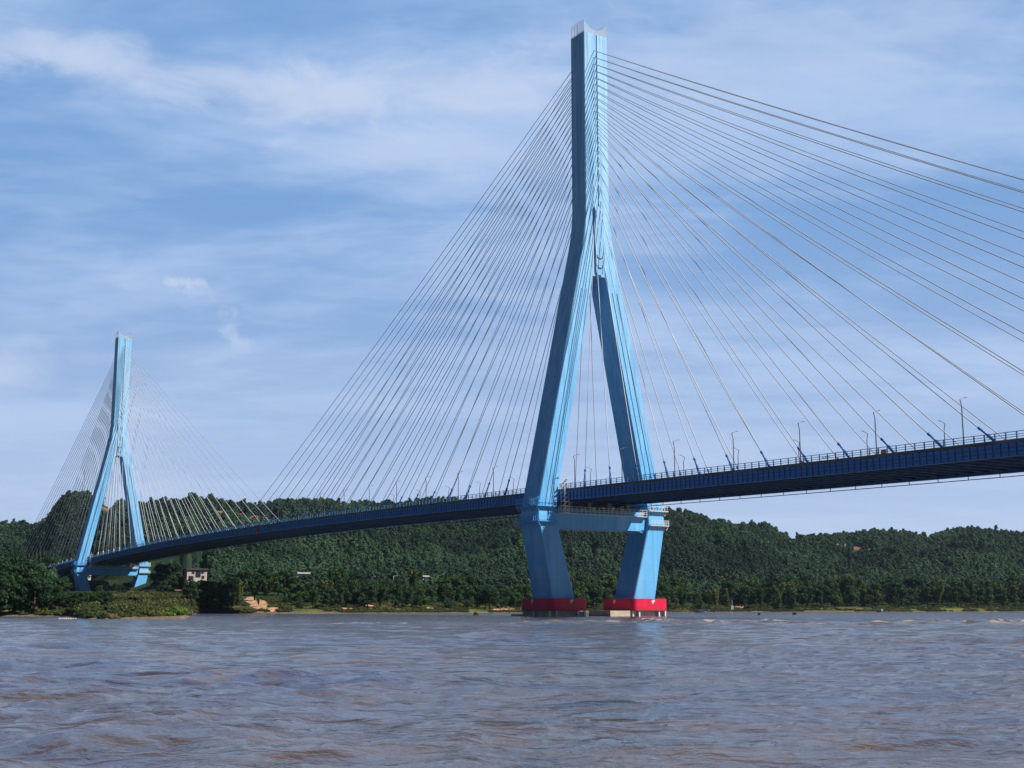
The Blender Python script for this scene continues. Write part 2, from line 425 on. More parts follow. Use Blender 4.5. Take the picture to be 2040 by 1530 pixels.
    c.build('screen_frame', M['grey_steel'], py)
    return py
pyl = make_pylon()
pyl['label'] = 'near pylon standing in the river behind red fenders'
far = copy_tree(pyl, bridge); far.location = (-LSPAN,0,-1.64); far['label'] = 'far pylon standing in the trees on the bank'
# pile caps under the near pylon
for sy in (-1,1):
    c = MB(); y0, y1 = (-18.2,-8.2) if sy < 0 else (8.2,18.2)
    c.box(-6.2,6.2,y0,y1,-1.5,1.25); c.box(-5.4,5.4,y0+.6,y1-.6,1.25,1.9)
    if sy > 0: c.box(-3.7,6.0,.6,8.15,-1.5,1.45)
    else: c.box(-9.6,-6.21,-20.3,-15.2,-1.5,.55)
    c.build('pile_cap', M['concrete'], pyl)

# deck
X0, X1 = -745.0, 330.0
xs = np.arange(X0, X1+.1, 7.5)
def strip(m, prof, closed=True):      # prof: list of (Y, dz) swept along the deck line
    m.loft([[(float(x), y, zd(x)+dz) for y,dz in prof] for x in xs])
d = MB(); strip(d, [(-WD-.25,-.02),(WD+.25,-.02),(WD+.25,-.38),(-WD-.25,-.38)][::-1])
deck = d.build('deck', M['slab'], bridge)
d = MB(); d.loft([[(float(x),y,zd(x)+dz) for y,dz in ((-10.6,.0),(-10.6,.06),(10.6,.06),(10.6,.0))] for x in xs]); d.build('roadway', M['asphalt'], deck)
for s in (-1,1):
    g = MB(); y = s*WD; o = s*.012
    strip(g, [(y-.03,-.38),(y+.03,-.38),(y+.03,-2.7),(y-.03,-2.7)])
    strip(g, [(y-.45,-2.7),(y+.45,-2.7),(y+.45,-2.78),(y-.45,-2.78)])
    g.build('edge_girder', M['girder'], deck); g = MB()
    for dz in (-1.12,-1.9): strip(g, [(y+s*.03,dz),(y+s*.26,dz),(y+s*.26,dz-.09),(y+s*.03,dz-.09)])
    for x in np.arange(X0, X1, 1.6):
        g.box(x-.05,x+.05,min(y+s*.03,y+s*.25),max(y+s*.03,y+s*.25),zd(x)-2.69,zd(x)-.39)
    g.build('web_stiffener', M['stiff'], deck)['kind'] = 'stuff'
g = MB()
for x in np.arange(X0+2, X1, 3.72):
    z = zd(x); g.box(x-.03,x+.03,-WD+.05,WD-.05,z-2.25,z-.385); g.box(x-.3,x+.3,-WD+.05,WD-.05,z-2.33,z-2.25)
for y in (-4.2,0,4.2): strip(g, [(y-.03,-.39),(y+.03,-.39),(y+.03,-1.6),(y-.03,-1.6)])
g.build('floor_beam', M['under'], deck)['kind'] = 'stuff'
for s in (-1,1):
    g = MB(); y = s*(WD-1.6)
    strip(g, [(y-.1,-3.55),(y+.1,-3.55),(y+.1,-3.7),(y-.1,-3.7)])
    for x in np.arange(X0+2, X1, 7.44): g.beam((x,y,zd(x)-2.3),(x,y,zd(x)-3.55),.12)
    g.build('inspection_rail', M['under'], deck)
for s in (-1,1):
    g = MB(); y = s*(WD+.08)
    strip(g, [(y-.16,-.02),(y+.16,-.02),(y+.16,.22),(y-.16,.22)])
    g.build('kerb', M['slab'], deck)
    g = MB()
    for dz,h in ((.55,.09),(.95,.09),(1.42,.11)): strip(g, [(y-.05,dz),(y+.05,dz),(y+.05,dz+h),(y-.05,dz+h)])
    for x in np.arange(X0, X1, 2.2): g.box(x-.09,x+.09,y-.10,y+.10,zd(x)+.2,zd(x)+1.46)
    g.build('railing', M['rail'], deck)
for px, c_ in ((513,(.45,.05,.03)),(345,(.32,.06,.05))):
    x = x_of_px(px,-WD); g = MB(); g.box(x-.8,x+.8,-WD-.34,-WD-.27,zd(x)-2.6,zd(x)-.5)
    g.build('channel_marker', mat('marker_red', c_, .6), deck)

# stay cables
NC = 21
gaps = [2.02]*11+list(np.linspace(2.15,4.75,9)); ZA = [158.3]
for g_ in gaps: ZA.append(ZA[-1]-g_)
ZA = ZA[::-1]                                   # lowest first
XL = [15.0+11.16*i for i in range(NC)]
XR = [12.6+11.3*i for i in range(19)]+[224.5,229.5]
def cable_pts(x0, side, k, Xd, plane, dz):
    za = ZA[k]+dz; a = ip(HAX, ZA[k]); tt = max(0,(104-ZA[k])/14)
    # lower anchors sit a little farther apart on the flaring mast
    p = Vector((x0+side*(a-.05), plane*(.62+.9*max(0,(135-ZA[k])/35)), za)); q = Vector((x0+side*Xd, plane*(WD-.55), zd(x0+side*Xd)+.1))
    L = (q-p).length; sag = L*L*.000022
    n = 9
    return [p.lerp(q,i/(n-1))-Vector((0,0,4*sag*(i/(n-1))*(1-i/(n-1)))) for i in range(n)]
def one_cable(pts, sleeve=True):
    m = MB(); m.tube(pts, .10, 6)
    return m
small = MB(); n_part = 0
for x0, dz in ((0,0),(-LSPAN,-1.64)):
    for plane in (-1,1):
        for side in (1,-1):
            xt = (XR if side > 0 else XL) if x0 == 0 else XL
            for k in range(NC):
                pts = cable_pts(x0, side, k, xt[k], plane, dz)
                d_ = (pts[-1]-pts[-2]).normalized()
                big = x0 == 0 or (side > 0 and plane < 0 and k >= NC-16)
                if big:
                    c = one_cable(pts).build('stay_cable', M['cable'], bridge, True); n_part += 1
                    m = MB(); e = pts[-1]; st = 1 if x0 == 0 else .8
                    m.tube([e, e-d_*2.3*st], .30, 10); m.tube([e-d_*2.3*st, e-d_*4.4*st], .19, 10); m.tube([e-d_*4.3*st, e-d_*4.8*st], .27, 8)
                    m.build('anchor_sleeve', M['sleeve'], c, True)
                else:
                    small.tube(pts, .115, 5); e = pts[-1]; small.tube([e, e-d_*2.6], .27, 6)
small.build('cable_fan', M['cable'], bridge, True)['kind'] = 'stuff'

# street lamps on the deck
ORD = 'first second third fourth fifth sixth seventh eighth ninth tenth eleventh twelfth thirteenth fourteenth fifteenth sixteenth seventeenth eighteenth nineteenth twentieth'.split()
def make_lamp():
    r = empty('street_lamp')
    p = MB(); p.tube([(0,0,0),(0,0,.9)], .17, 8); p.tube([(0,0,.9),(0,.0,7.2),(0,-.18,7.9),(0,-.35,8.5)], [.11,.09,.08,.08], 8)
    p.tube([(0,-.35,8.5),(0,.1,8.72),(0,.7,8.92),(0,1.1,9.0)], [.07,.06,.05,.05], 6); p.build('pole', M['lamp'], r)
    h = MB(); h.loft([[(-.06,.9,8.95),(.06,.9,8.95),(.06,.9,9.03),(-.06,.9,9.03)],[(-.15,1.1,8.97),(.15,1.1,8.97),(.15,1.1,9.07),(-.15,1.1,9.07)],[(-.1,1.55,9.02),(.1,1.55,9.02),(.1,1.55,9.09),(-.1,1.55,9.09)]])
    h.build('lamp_head', M['lamp'], r); return r
lamp0 = make_lamp(); used = False
RZ = TH-R(90)
def put_lamp(X, s, lab):
    global used
    o = lamp0 if not used else copy_tree(lamp0); used = True
    o.location = b2w(X, s*(WD-.45), zd(X)-.03); o.rotation_euler = (0,0,RZ+(0 if s < 0 else math.pi))
    setp(o, lab, 'street lamp', 'street lamps along the bridge deck')
lampX = {}
for s, pxs in ((-1,[1143,1237,1341,1458,1592,1743,1919]),(1,[1179,1269,1365,1473,1600,1731,1888])):
    lampX[s] = [x_of_px(p, s*WD) for p in pxs]
edge = {-1:'near edge', 1:'far edge'}
for s in (-1,1):
    a = np.polyfit(range(7), lampX[s], 1); print('lamp spacing', s, a, np.round(lampX[s],1))
    for i in range(7):
        put_lamp(a[1]+a[0]*i, s, 'slim grey lamp on %s of deck, %s right of near pylon' % (edge[s], ORD[i]))
    for i in range(1,17):
        X = a[1]-a[0]*i
        if X > -9: continue
        put_lamp(X, s, 'slim grey lamp on %s of deck, %s left of near pylon' % (edge[s], ORD[i-1]))

# ------------------------------------------------------------------ pier fenders
def make_fender(y0, y1):
    r = empty('pier_fender', b2w(0,(y0+y1)/2,0), RZ)
    hx, hy, rd, th = 7.25, (y1-y0)/2, 1.5, 1.1
    def ringp(hx, hy, rd):
        P = []
        for cx,cy,a0 in ((hx-rd,hy-rd,0),(-hx+rd,hy-rd,90),(-hx+rd,-hy+rd,180),(hx-rd,-hy+rd,270)):
            P += [(cx+rd*math.cos(R(a0+18*i)), cy+rd*math.sin(R(a0+18*i))) for i in range(6)]
        return P
    o = ringp(hx,hy,rd); i_ = ringp(hx-th,hy-th,.6); n = len(o); z0, z1 = 1.45, 4.6
    m = MB()
    vs = [(x,y,z0) for x,y in o]+[(x,y,z1) for x,y in o]+[(x,y,z1) for x,y in i_]+[(x,y,z0) for x,y in i_]
    fs = []
    for k in range(n):
        j = (k+1)%n
        fs += [(k,j,n+j,n+k),(n+k,n+j,2*n+j,2*n+k),(2*n+k,2*n+j,3*n+j,3*n+k),(3*n+k,3*n+j,j,k)]
    m.add(vs, fs); m.build('shell', M['red'], r)
    for (x,y,nx) in ((hx+.02,0.7,True),(-1.2,-hy-.02,False),(hx+.02,-.0,None)):
        if nx is None: continue
        e = MB(); pts = [(-.55,.25),(-.2,.55),(.25,.6),(.6,.4),(.45,.0),(.1,-.1),(-.05,-.55),(-.35,-.5),(-.3,-.1),(-.6,-.05)]
        if nx: V = [(x,y+u,3.75+v) for u,v in pts]+[(x-.1,y+u,3.75+v) for u,v in pts]
        else: V = [(x+u,y,3.75+v) for u,v in pts]+[(x+u,y+.1,3.75+v) for u,v in pts]
        k = len(pts); e.add(V, [tuple(range(k)) if not nx else tuple(range(k))[::-1]]+[(i,(i+1)%k,k+(i+1)%k,k+i) for i in range(k)])
        e.build('emblem', M['emblem'], r)
    for (x,y) in ((hx-.5,-hy+2.2),(hx-.5,hy-3.0),(hx-.5,hy-.9),(-1.0,-hy+.5),(-hx+1.2,-hy+.5),(hx-1.0,-hy+.5),(-hx+.6,hy-1.5),(-hx+.6,-hy+2)):
        p = MB(); p.box(x-.22,x+.22,y-.22,y+.22,-1.2,1.46); p.build('strut', M['white_steel'], r)
    return r
f1 = make_fender(-19.15,-7.3); setp(f1, 'red box fender round the left pylon leg, half in shade', 'fender', 'red fenders round the near pylon legs')
f2 = make_fender(7.3,19.15); setp(f2, 'red box fender round the right pylon leg, its right side in bright sun', 'fender', 'red fenders round the near pylon legs')

# ------------------------------------------------------------------ terrain
SH = np.array([(-3000,330),(-600,330),(140,330),(168,246),(372,246),(396,555),(440,552),(480,545),(513,535),(600,535),(700,545),(1040,600),(1340,730),(2040,780),(2700,800),(5000,820)], float)
RG = np.array([(-3000,1060,1500),(-800,1030,1500),(-300,1050,1500),(0,1040,1450),(30,1042,1400),(60,1050,1200),(75,1036,1130),(100,1006,1050),(125,988,1020),(150,986,1010),(180,993,1020),(215,1003,1050),(243,1011,1080),
  (284,1008,1100),(312,1001,1120),(345,1005,1130),(365,1001,1140),(374,994,1140),(405,993,1150),(446,1001,1160),(478,1006,1170),(503,1010,1180),(539,1012,1200),(556,1006,1200),(598,1010,1220),(650,1006,1240),(680,1012,1250),
  (780,1006,1290),(900,1000,1300),(1050,1002,1310),(1200,1010,1320),(1330,1023,1340),(1360,1026,1340),(1400,1036,1350),(1425,1046,1350),(1445,1043,1350),(1470,1054,1360),(1485,1047,1370),(1500,1043,1370),(1530,1044,1370),(1545,1051,1380),(1556,1061,1390),
  (1600,1064,1400),(1640,1066,1410),(1700,1066,1430),(1760,1062,1450),(1800,1061,1460),(1830,1066,1470),(1860,1073,1480),(1885,1068,1490),(1910,1060,1500),(1940,1061,1500),(1965,1070,1510),(2000,1078,1530),(2040,1081,1550),(2300,1090,1600),(2800,1075,1650),(5000,1080,1700)], float)
# ground rising from the water line: offsets behind the shore and heights
PR = {-3000:[(0,-1.5),(5,0.05),(14,1.3),(60,3.5),(150,6),(330,10),(440,12)],
      150:[(0,-1.5),(5,0.05),(14,1.3),(60,3.5),(150,6),(330,10),(440,12)],
      180:[(0,-.8),(4,.05),(14,.7),(70,2.2),(190,5),(330,8.5),(520,11.5)],
      360:[(0,-.8),(4,.05),(14,.7),(70,2.4),(190,5.5),(330,9),(480,13)],
      420:[(0,-1.5),(5,.05),(14,1.2),(50,4.5),(120,11),(200,15.5),(330,20)],
      560:[(0,-1.5),(5,.05),(14,1.4),(50,5),(110,9),(200,13),(330,20)],
      1040:[(0,-1.5),(5,.05),(14,1.6),(40,3.2),(110,7),(200,12),(300,18)],
      1400:[(0,-1.5),(5,.05),(18,1.4),(40,2.6),(100,4.5),(200,9),(300,16)],
      1640:[(0,-1.5),(5,.05),(22,2.4),(45,3.8),(100,5),(200,8),(300,15)],
      5000:[(0,-1.5),(5,.05),(22,2.2),(45,3.6),(100,4.5),(200,8),(300,15)]}
PK = np.array(sorted(PR), float); PT = np.array([PR[int(k)] for k in PK])     # (K,7,2)
def px_of(x, y): return 1020+F*np.asarray(x)/(np.asarray(y)*math.cos(PITCH))*1.0   # column of a ground point (level sight)
def col_u(px): return (np.asarray(px)-1020)/F*math.cos(PITCH)
def ridge(px):
    D = np.interp(px, RG[:,0], RG[:,2]); y = np.interp(px, RG[:,0], RG[:,1])
    return D, CH+D*(HZ-y)/F*(1.0/math.cos(PITCH)**2)*1.0-9.5
def shore(px): return np.interp(px, SH[:,0], SH[:,1])
def ground(px, D):
    px = np.asarray(px, float); D = np.asarray(D, float)
    px, D = np.broadcast_arrays(px, D)
    ds = shore(px); d = D-ds
    k = np.clip(np.searchsorted(PK, px)-1, 0, len(PK)-2); w = np.clip((px-PK[k])/(PK[k+1]-PK[k]),0,1)
    T = PT[k]*(1-w[...,None,None])+PT[k+1]*w[...,None,None]
    z = np.full(px.shape, -1.5); z = np.where(d <= 0, -1.5+np.maximum(d,-60)*.03, z)
    for i in range(6):
        a, b = T[...,i,0], T[...,i+1,0]; t = np.clip((d-a)/(b-a),0,1)
        seg = T[...,i,1]*(1-t)+T[...,i+1,1]*t
        z = np.where(d >= a, seg, z)
    dF, zF = T[...,6,0], T[...,6,1]
    Dr, zr = ridge(px)
    t = (d-dF)/np.maximum(Dr-ds-dF, 50)
    tc = np.clip(t,0,1)
    X = col_u(px)*D
    nz = fbm(X/150+3.1, D/430+7.7, 4)-.5
    hill = zF+(zr-zF)*tc**1.05+np.sin(np.pi*tc)**.8*nz*np.interp(px,[300,520],[42,110])*np.clip((zr-zF)/80,.3,1)
    hill = np.where(t > 1, zr-(D-Dr)*.22, hill)
    z = np.where(d >= dF, hill, z)
    # the cutting that carries the bridge road into the left bank
    bx = (X-TX)*math.sin(TH)-(D-TY)*math.cos(TH); by = (X-TX)*math.cos(TH)+(D-TY)*math.sin(TH)
    z = np.where((bx < -380) & (bx > -790), np.minimum(z, 19+np.maximum(0,np.abs(by)-17)*1.1+np.maximum(0,-740-bx)*1.2), z)
    low = np.clip(d/20,0,1)*np.clip(1-t*4,0,1)
    return z+low*(fbm(X/9, D/9, 3)-.5)*.9
def gpt(px, D):
    return Vector((float(col_u(px))*D, D, float(ground(px,D))))
def gpix(px, D): 
    z = ground(px,D); X = col_u(px)*D; return topix(X, D, z)
# bare earth and red cliffs: pixel column, row, half sizes, kind
BARE = [(505,1030,20,7,1),(470,1024,14,6,1),(432,1019,16,5,1),(540,1034,18,5,1),(575,1036,14,5,1),(933,1048,9,5,1),(1430,1086,12,4,1),(1466,1084,9,3,1),(1585,1070,17,3,1),(1715,1091,16,5,1),(1737,1093,8,4,1),(1905,1096,18,4,1),(1955,1097,12,4,1),(1980,1100,12,3,1),
        (761,1113,5,4,1),(1182,1104,8,6,1),(1225,1115,6,5,1),(140,1012,9,4,1),(205,1010,20,10,1),
        (515,1206,24,13,2),(497,1196,14,8,2),(545,1214,20,5,2),(440,1164,22,4,2),(480,1166,18,3,2),(355,1178,14,5,2),(690,1213,14,3,2),(735,1210,14,6,2),(860,1212,14,4,2),(1005,1215,30,4,2),(1090,1216,40,4,2),(1475,1210,14,3,2),(1440,1152,12,3,2),(205,1163,10,4,2),(210,1172,12,4,2),(230,1185,6,4,2)]
def bare_mask(px, py):
    r = np.zeros(np.shape(px)); s = np.zeros(np.shape(px))
    for (cx,cy,rx,ry,k) in BARE:
        q = np.clip(1.35-np.sqrt(((px-cx)/rx)**2+((py-cy)/ry)**2),0,1)
        if k == 1: r = np.maximum(r,q)
        else: s = np.maximum(s,q)
    return r, s
def build_terrain():
    cols = np.concatenate([np.arange(-2600,-200,60), np.arange(-200,2300,7), np.arange(2300,4700,60)])
    tt = np.concatenate([np.linspace(-.05,.0,4)[:-1], np.linspace(0,.12,34)[:-1], np.linspace(.12,1.0,110)[:-1], np.linspace(1.0,1.6,16)])
    ds = shore(cols); Dr = ridge(cols)[0]
    Dg = ds[None,:]+tt[:,None]*(Dr-ds)[None,:]; Pg = np.broadcast_to(cols[None,:], Dg.shape)
    Z = ground(Pg, Dg); X = col_u(Pg)*Dg
    v = np.stack([X,Dg,Z],-1).reshape(-1,3)
    me = np_mesh('river_bank', v, grid_faces(*Dg.shape), None, True)
    py_ = topix(X,Dg,Z)[1]; r, s = bare_mask(Pg, py_)
    for nm, dat in (('cliff',r),('soil',s),('fall',np.clip((Dg-ds[None,:])/60,0,1))):
        a = me.attributes.new(nm,'FLOAT','POINT'); a.data.foreach_set('value', dat.ravel().astype(np.float32))
    m = mat('bank_ground', (.05,.07,.03), .95, 0, .1); t = NT(m); b = t.n['Principled BSDF']
    tc = t.new('ShaderNodeTexCoord')
    def noise(sc, det=5):
        n = t.new('ShaderNodeTexNoise'); n.inputs['Scale'].default_value = sc; n.inputs['Detail'].default_value = det
        t.link(tc.outputs['Object'], n.inputs['Vector']); return n.outputs['Fac']
    def mr(src, a, bb, lo=0, hi=1):
        n = t.new('ShaderNodeMapRange'); n.inputs[1].default_value = a; n.inputs[2].default_value = bb; n.inputs[3].default_value = lo; n.inputs[4].default_value = hi
        t.link(src, n.inputs[0]); return n.outputs[0]
    def mix(f, a, bb):
        n = t.new('ShaderNodeMix', data_type='RGBA')
        for s_, i in ((f,'Factor'),(a,'A'),(bb,'B')):
            if isinstance(s_, tuple): n.inputs[i].default_value = (*s_,1)
            else: t.link(s_, n.inputs[i])
        return n.outputs['Result']
    def attr(nm):
        n = t.new('ShaderNodeAttribute'); n.attribute_name = nm; return n.outputs['Fac']
    def edge(nm, ns):
        a = t.new('ShaderNodeMath', operation='ADD'); t.link(attr(nm), a.inputs[0]); t.link(mr(noise(ns,6),0,1,-.45,.45), a.inputs[1])
        return mr(a.outputs[0], .35, .5)
    base = mix(mr(noise(.05),.42,.6), (.035,.055,.02), (.15,.18,.045))
    base = mix(mr(noise(.35,6),.5,.66), base, (.20,.145,.06))
    deep = mix(mr(noise(.03),.4,.6), (.014,.028,.014), (.022,.04,.016))
    base = mix(attr('fall'), base, deep)
    ps = t.new('ShaderNodeSeparateXYZ'); t.link(tc.outputs['Object'], ps.inputs[0])
    mz = t.new('ShaderNodeMath', operation='ADD'); t.link(ps.outputs['Z'], mz.inputs[0]); t.link(mr(noise(.6,6),0,1,-.7,.7), mz.inputs[1])
    base = mix(mr(mz.outputs[0], .75, .45), base, mix(mr(noise(1.5,6),.4,.6), (.10,.07,.05), (.20,.15,.11)))
    base = mix(edge('soil',.3), base, mix(mr(noise(.5),.4,.62), (.5,.30,.19), (.34,.21,.12)))
    base = mix(edge('cliff',.09), base, mix(mr(noise(.12,6),.42,.6), (.27,.12,.085), (.09,.06,.04)))
    t.link(base, b.inputs['Base Color'])
    bp = t.new('ShaderNodeBump'); bp.inputs['Strength'].default_value = .8; bp.inputs['Distance'].default_value = 1.5
    t.link(noise(.4,6), bp.inputs['Height']); t.link(bp.outputs[0], b.inputs['Normal'])
    me.materials.append(m)
    return setp(link('river_bank', me), kind='structure')
build_terrain()

# ------------------------------------------------------------------ foliage
def leaf_material(name, c1, c2, trans=.25, attr=None):
    m = bpy.data.materials.new(name); m.use_nodes = True; t = NT(m); b = t.n['Principled BSDF']; out = t.n['Material Output']
    oi = t.new('ShaderNodeObjectInfo'); 
    geo = t.new('ShaderNodeNewGeometry')
    mx = t.new('ShaderNodeMix', data_type='RGBA'); mx.inputs['A'].default_value = (*c1,1); mx.inputs['B'].default_value = (*c2,1)
    if attr:
        at_ = t.new('ShaderNodeAttribute'); at_.attribute_type = 'INSTANCER'; at_.attribute_name = attr; src = at_.outputs['Fac']
    else: src = oi.outputs['Random']
    ad = t.new('ShaderNodeMath', operation='MULTIPLY_ADD'); t.link(geo.outputs['Random Per Island'], ad.inputs[0]); ad.inputs[1].default_value = .5
    sb_ = t.new('ShaderNodeMath', operation='MULTIPLY'); t.link(src, sb_.inputs[0]); sb_.inputs[1].default_value = .75; t.link(sb_.outputs[0], ad.inputs[2])
    t.link(ad.outputs[0], mx.inputs['Factor']); t.link(mx.outputs['Result'], b.inputs['Base Color'])
    b.inputs['Roughness'].default_value = .6; b.inputs['Specular IOR Level'].default_value = .2
    tr = t.new('ShaderNodeBsdfTranslucent'); t.link(mx.outputs['Result'], tr.inputs['Color'])
    ms = t.new('ShaderNodeMixShader'); ms.inputs[0].default_value = trans
    t.link(b.outputs[0], ms.inputs[1]); t.link(tr.outputs[0], ms.inputs[2]); t.link(ms.outputs[0], out.inputs['Surface'])
    return m
def leaves(centers, radii, per, size, flat=1.0, droop=0.0, r_=None, jit=.55):
    """leaf-sized quads over the shells of clumps"""
    r_ = r_ or rng
    V = []; 
    for c, rad in zip(centers, radii):
        n = max(4,int(per*(rad/np.mean(radii))**2))
        d = r_.normal(size=(n,3)); d /= np.linalg.norm(d,axis=1)[:,None]
        d[:,2] = np.where(d[:,2] < -.3, -d[:,2]*.6, d[:,2])
        rr = rad*(.62+.45*r_.random(n))
        p = c+d*rr[:,None]*np.array([1,1,flat]); p[:,2] -= droop*r_.random(n)*rad
        nn = d*.8+r_.normal(size=(n,3))*jit; nn /= np.linalg.norm(nn,axis=1)[:,None]
        a = np.cross(nn, r_.normal(size=(n,3))); a /= np.linalg.norm(a,axis=1)[:,None]; b = np.cross(nn,a)
        s = size*(.6+.8*r_.random(n))[:,None]; a = a*s; b = b*s*.62
        V.append(np.stack([p-a, p-b*.9, p+a*1.05, p+b],1))
    V = np.concatenate(V).reshape(-1,3); Fc = np.arange(len(V)).reshape(-1,4)
    return V, Fc
def crown_shape(kind, H, r_):
    c = []; rad = []
    if kind == 'round':
        for i in range(26):
            t = r_.random(); z = H*(.14+.76*t); w = H*.34*math.sin(math.pi*min(1,.22+.72*t))**.8; a = r_.random()*6.28; q = w*math.sqrt(r_.random())
            c.append((q*math.cos(a), q*math.sin(a), z)); rad.append(H*(.09+.07*r_.random()))
    elif kind == 'wide':
        for i in range(30):
            t = r_.random(); z = H*(.16+.69*t); w = H*.46*math.sqrt(max(0,1-(t-.4)**2*1.7)); a = r_.random()*6.28; q = w*math.sqrt(r_.random())
            c.append((q*math.cos(a), q*math.sin(a), z)); rad.append(H*(.09+.08*r_.random()))
    elif kind == 'tall':
        for i in range(26):
            t = r_.random(); z = H*(.16+.78*t); w = H*.19*(1-.75*t**1.6); a = r_.random()*6.28; q = w*math.sqrt(r_.random())
            c.append((q*math.cos(a), q*math.sin(a), z)); rad.append(H*(.055+.05*r_.random()))
    elif kind == 'bamboo':
        for i in range(9):
            a = r_.random()*6.28; L = H*(.75+.3*r_.random()); lean = H*(.10+.26*r_.random())
            for t in np.linspace(.3,1,6):
                c.append((math.cos(a)*lean*t**2, math.sin(a)*lean*t**2, L*t-H*.18*max(0,t-.75)*2)); rad.append(H*(.05+.045*math.sin(math.pi*t*.9)))
    elif kind == 'bush':
        for i in range(16):
            a = r_.random()*6.28; q = H*.75*math.sqrt(r_.random()); z = H*(.15+.6*r_.random()*(1-q/(H*1.1)))
            c.append((q*math.cos(a), q*math.sin(a), z)); rad.append(H*(.14+.12*r_.random()))
    return np.array(c), np.array(rad)
def trunk_mesh(H, kind, mat_, r_):
    m = MB()
    if kind == 'bamboo':
        for i in range(7):
            a = r_.random()*6.28; q = .5*r_.random(); l = H*.2*r_.random()
            m.tube([(q*math.cos(a),q*math.sin(a),-.6),(q*1.4*math.cos(a),q*1.4*math.sin(a),H*.4),((q+l)*math.cos(a),(q+l)*math.sin(a),H*.75)], [.07,.06,.03], 5)
    else:
        th = H*.022
        m.tube([(0,0,-.8),(.1,0,H*.2),(0,.12,H*.45),(.1,.1,H*.72)], [th*1.3,th,th*.75,th*.3], 7)
        for i in range(5):
            a = r_.random()*6.28; z = H*(.25+.1*i); L = H*(.2+.1*r_.random())*(.6 if kind == 'tall' else 1)
            m.tube([(0,0,z),(math.cos(a)*L*.5,math.sin(a)*L*.5,z+L*.4),(math.cos(a)*L,math.sin(a)*L,z+L*.6)], [th*.55,th*.4,th*.15], 5)
    return m.mesh('trunk', mat_, True)
M['bark'] = noisy('bark', (.07,.055,.04), (.12,.10,.075), (1,1,.3), 3, 4, .95)
LEAF = {'dark':leaf_material('leaf_dark', (.011,.034,.015),(.034,.075,.027)), 'mid':leaf_material('leaf_mid', (.022,.057,.019),(.052,.098,.031)),
        'olive':leaf_material('leaf_olive', (.055,.085,.018),(.11,.14,.035)), 'bright':leaf_material('leaf_bright', (.10,.19,.03),(.17,.27,.05)),
        'dry':leaf_material('leaf_dry', (.16,.12,.045),(.26,.19,.08))}
def variant(kind, H, leafm, per, size, seed, **kw):
    r_ = np.random.default_rng(seed); c, rad = crown_shape(kind, H, r_)
    V, Fc = leaves(c, rad, per, size, r_=r_, **kw)
    return np_mesh('crown', V, Fc, leafm), trunk_mesh(H, kind, M['bark'], r_)
KINDS = {   # name -> (category, description, meshes)
 'broadleaf_tree':[variant('round',12,LEAF[l],165,.34,s) for s,l in ((1,'dark'),(2,'mid'),(3,'dark'))],
 'spreading_tree':[variant('wide',12,LEAF[l],165,.36,s) for s,l in ((4,'dark'),(5,'mid'))],
 'poplar_tree':[variant('tall',14,LEAF[l],130,.31,s) for s,l in ((6,'mid'),(7,'olive'))],
 'bamboo_clump':[variant('bamboo',12,LEAF[l],75,.34,s,droop=.5) for s,l in ((8,'mid'),(9,'olive'))],
}
DESC = {'broadleaf_tree':'round dark green tree','spreading_tree':'wide spreading green tree','poplar_tree':'narrow upright tree','bamboo_clump':'feathery arching bamboo clump'}
def zone(px, row):
    z = ('left of the far pylon' if px < 150 else 'by the far pylon foot' if px < 330 else 'just right of the far pylon' if px < 520 else
         'midway between the pylons' if px < 800 else 'just left of the near pylon' if px < 1060 else 'behind the near pylon legs' if px < 1330 else
         'just right of the near pylon' if px < 1600 else 'near the right edge')
    return ('in the front row ' if row == 0 else 'in the rear rows ')+z
cnt = 0
def plant(px, D, H, kind=None, row=1, sink=.0):
    global cnt
    kind = kind or random.choices(list(KINDS), [.42,.2,.13,.25])[0]
    cr, tr = random.choice(KINDS[kind]) if px > 150 else KINDS[kind][0]; p = gpt(px, D); p.z -= sink
    if p.z < .25: return
    hw = H*.38*F/D
    for (a_,b_,yc) in ((366,452,1153),(586,628,1157),(196,222,1160),(262,304,1176),(144,186,1177),(1382,1414,1180),(735,790,1152),(970,992,1161),(1046,1058,1163),(838,874,1163)):
        if a_-hw*.75 < px < b_+hw*.75: H = min(H, (at(px,yc,D).z-p.z)*.96)
    if 500 < px < 600 and D < 580: H = min(H, 3.6)
    if H < 2.4: return
    r = empty(kind, p, random.random()*6.28); h0 = 14 if kind == 'poplar_tree' else 12
    s = H/h0; r.scale = (s*random.uniform(.9,1.25),s*random.uniform(.9,1.25),s)
    link('crown', cr, r); link('trunk', tr, r); cnt += 1
    zn = zone(px,row)
    setp(r, DESC[kind]+' '+zn, 'bamboo' if kind == 'bamboo_clump' else 'tree', 'trees '+zn)
rr = random.uniform
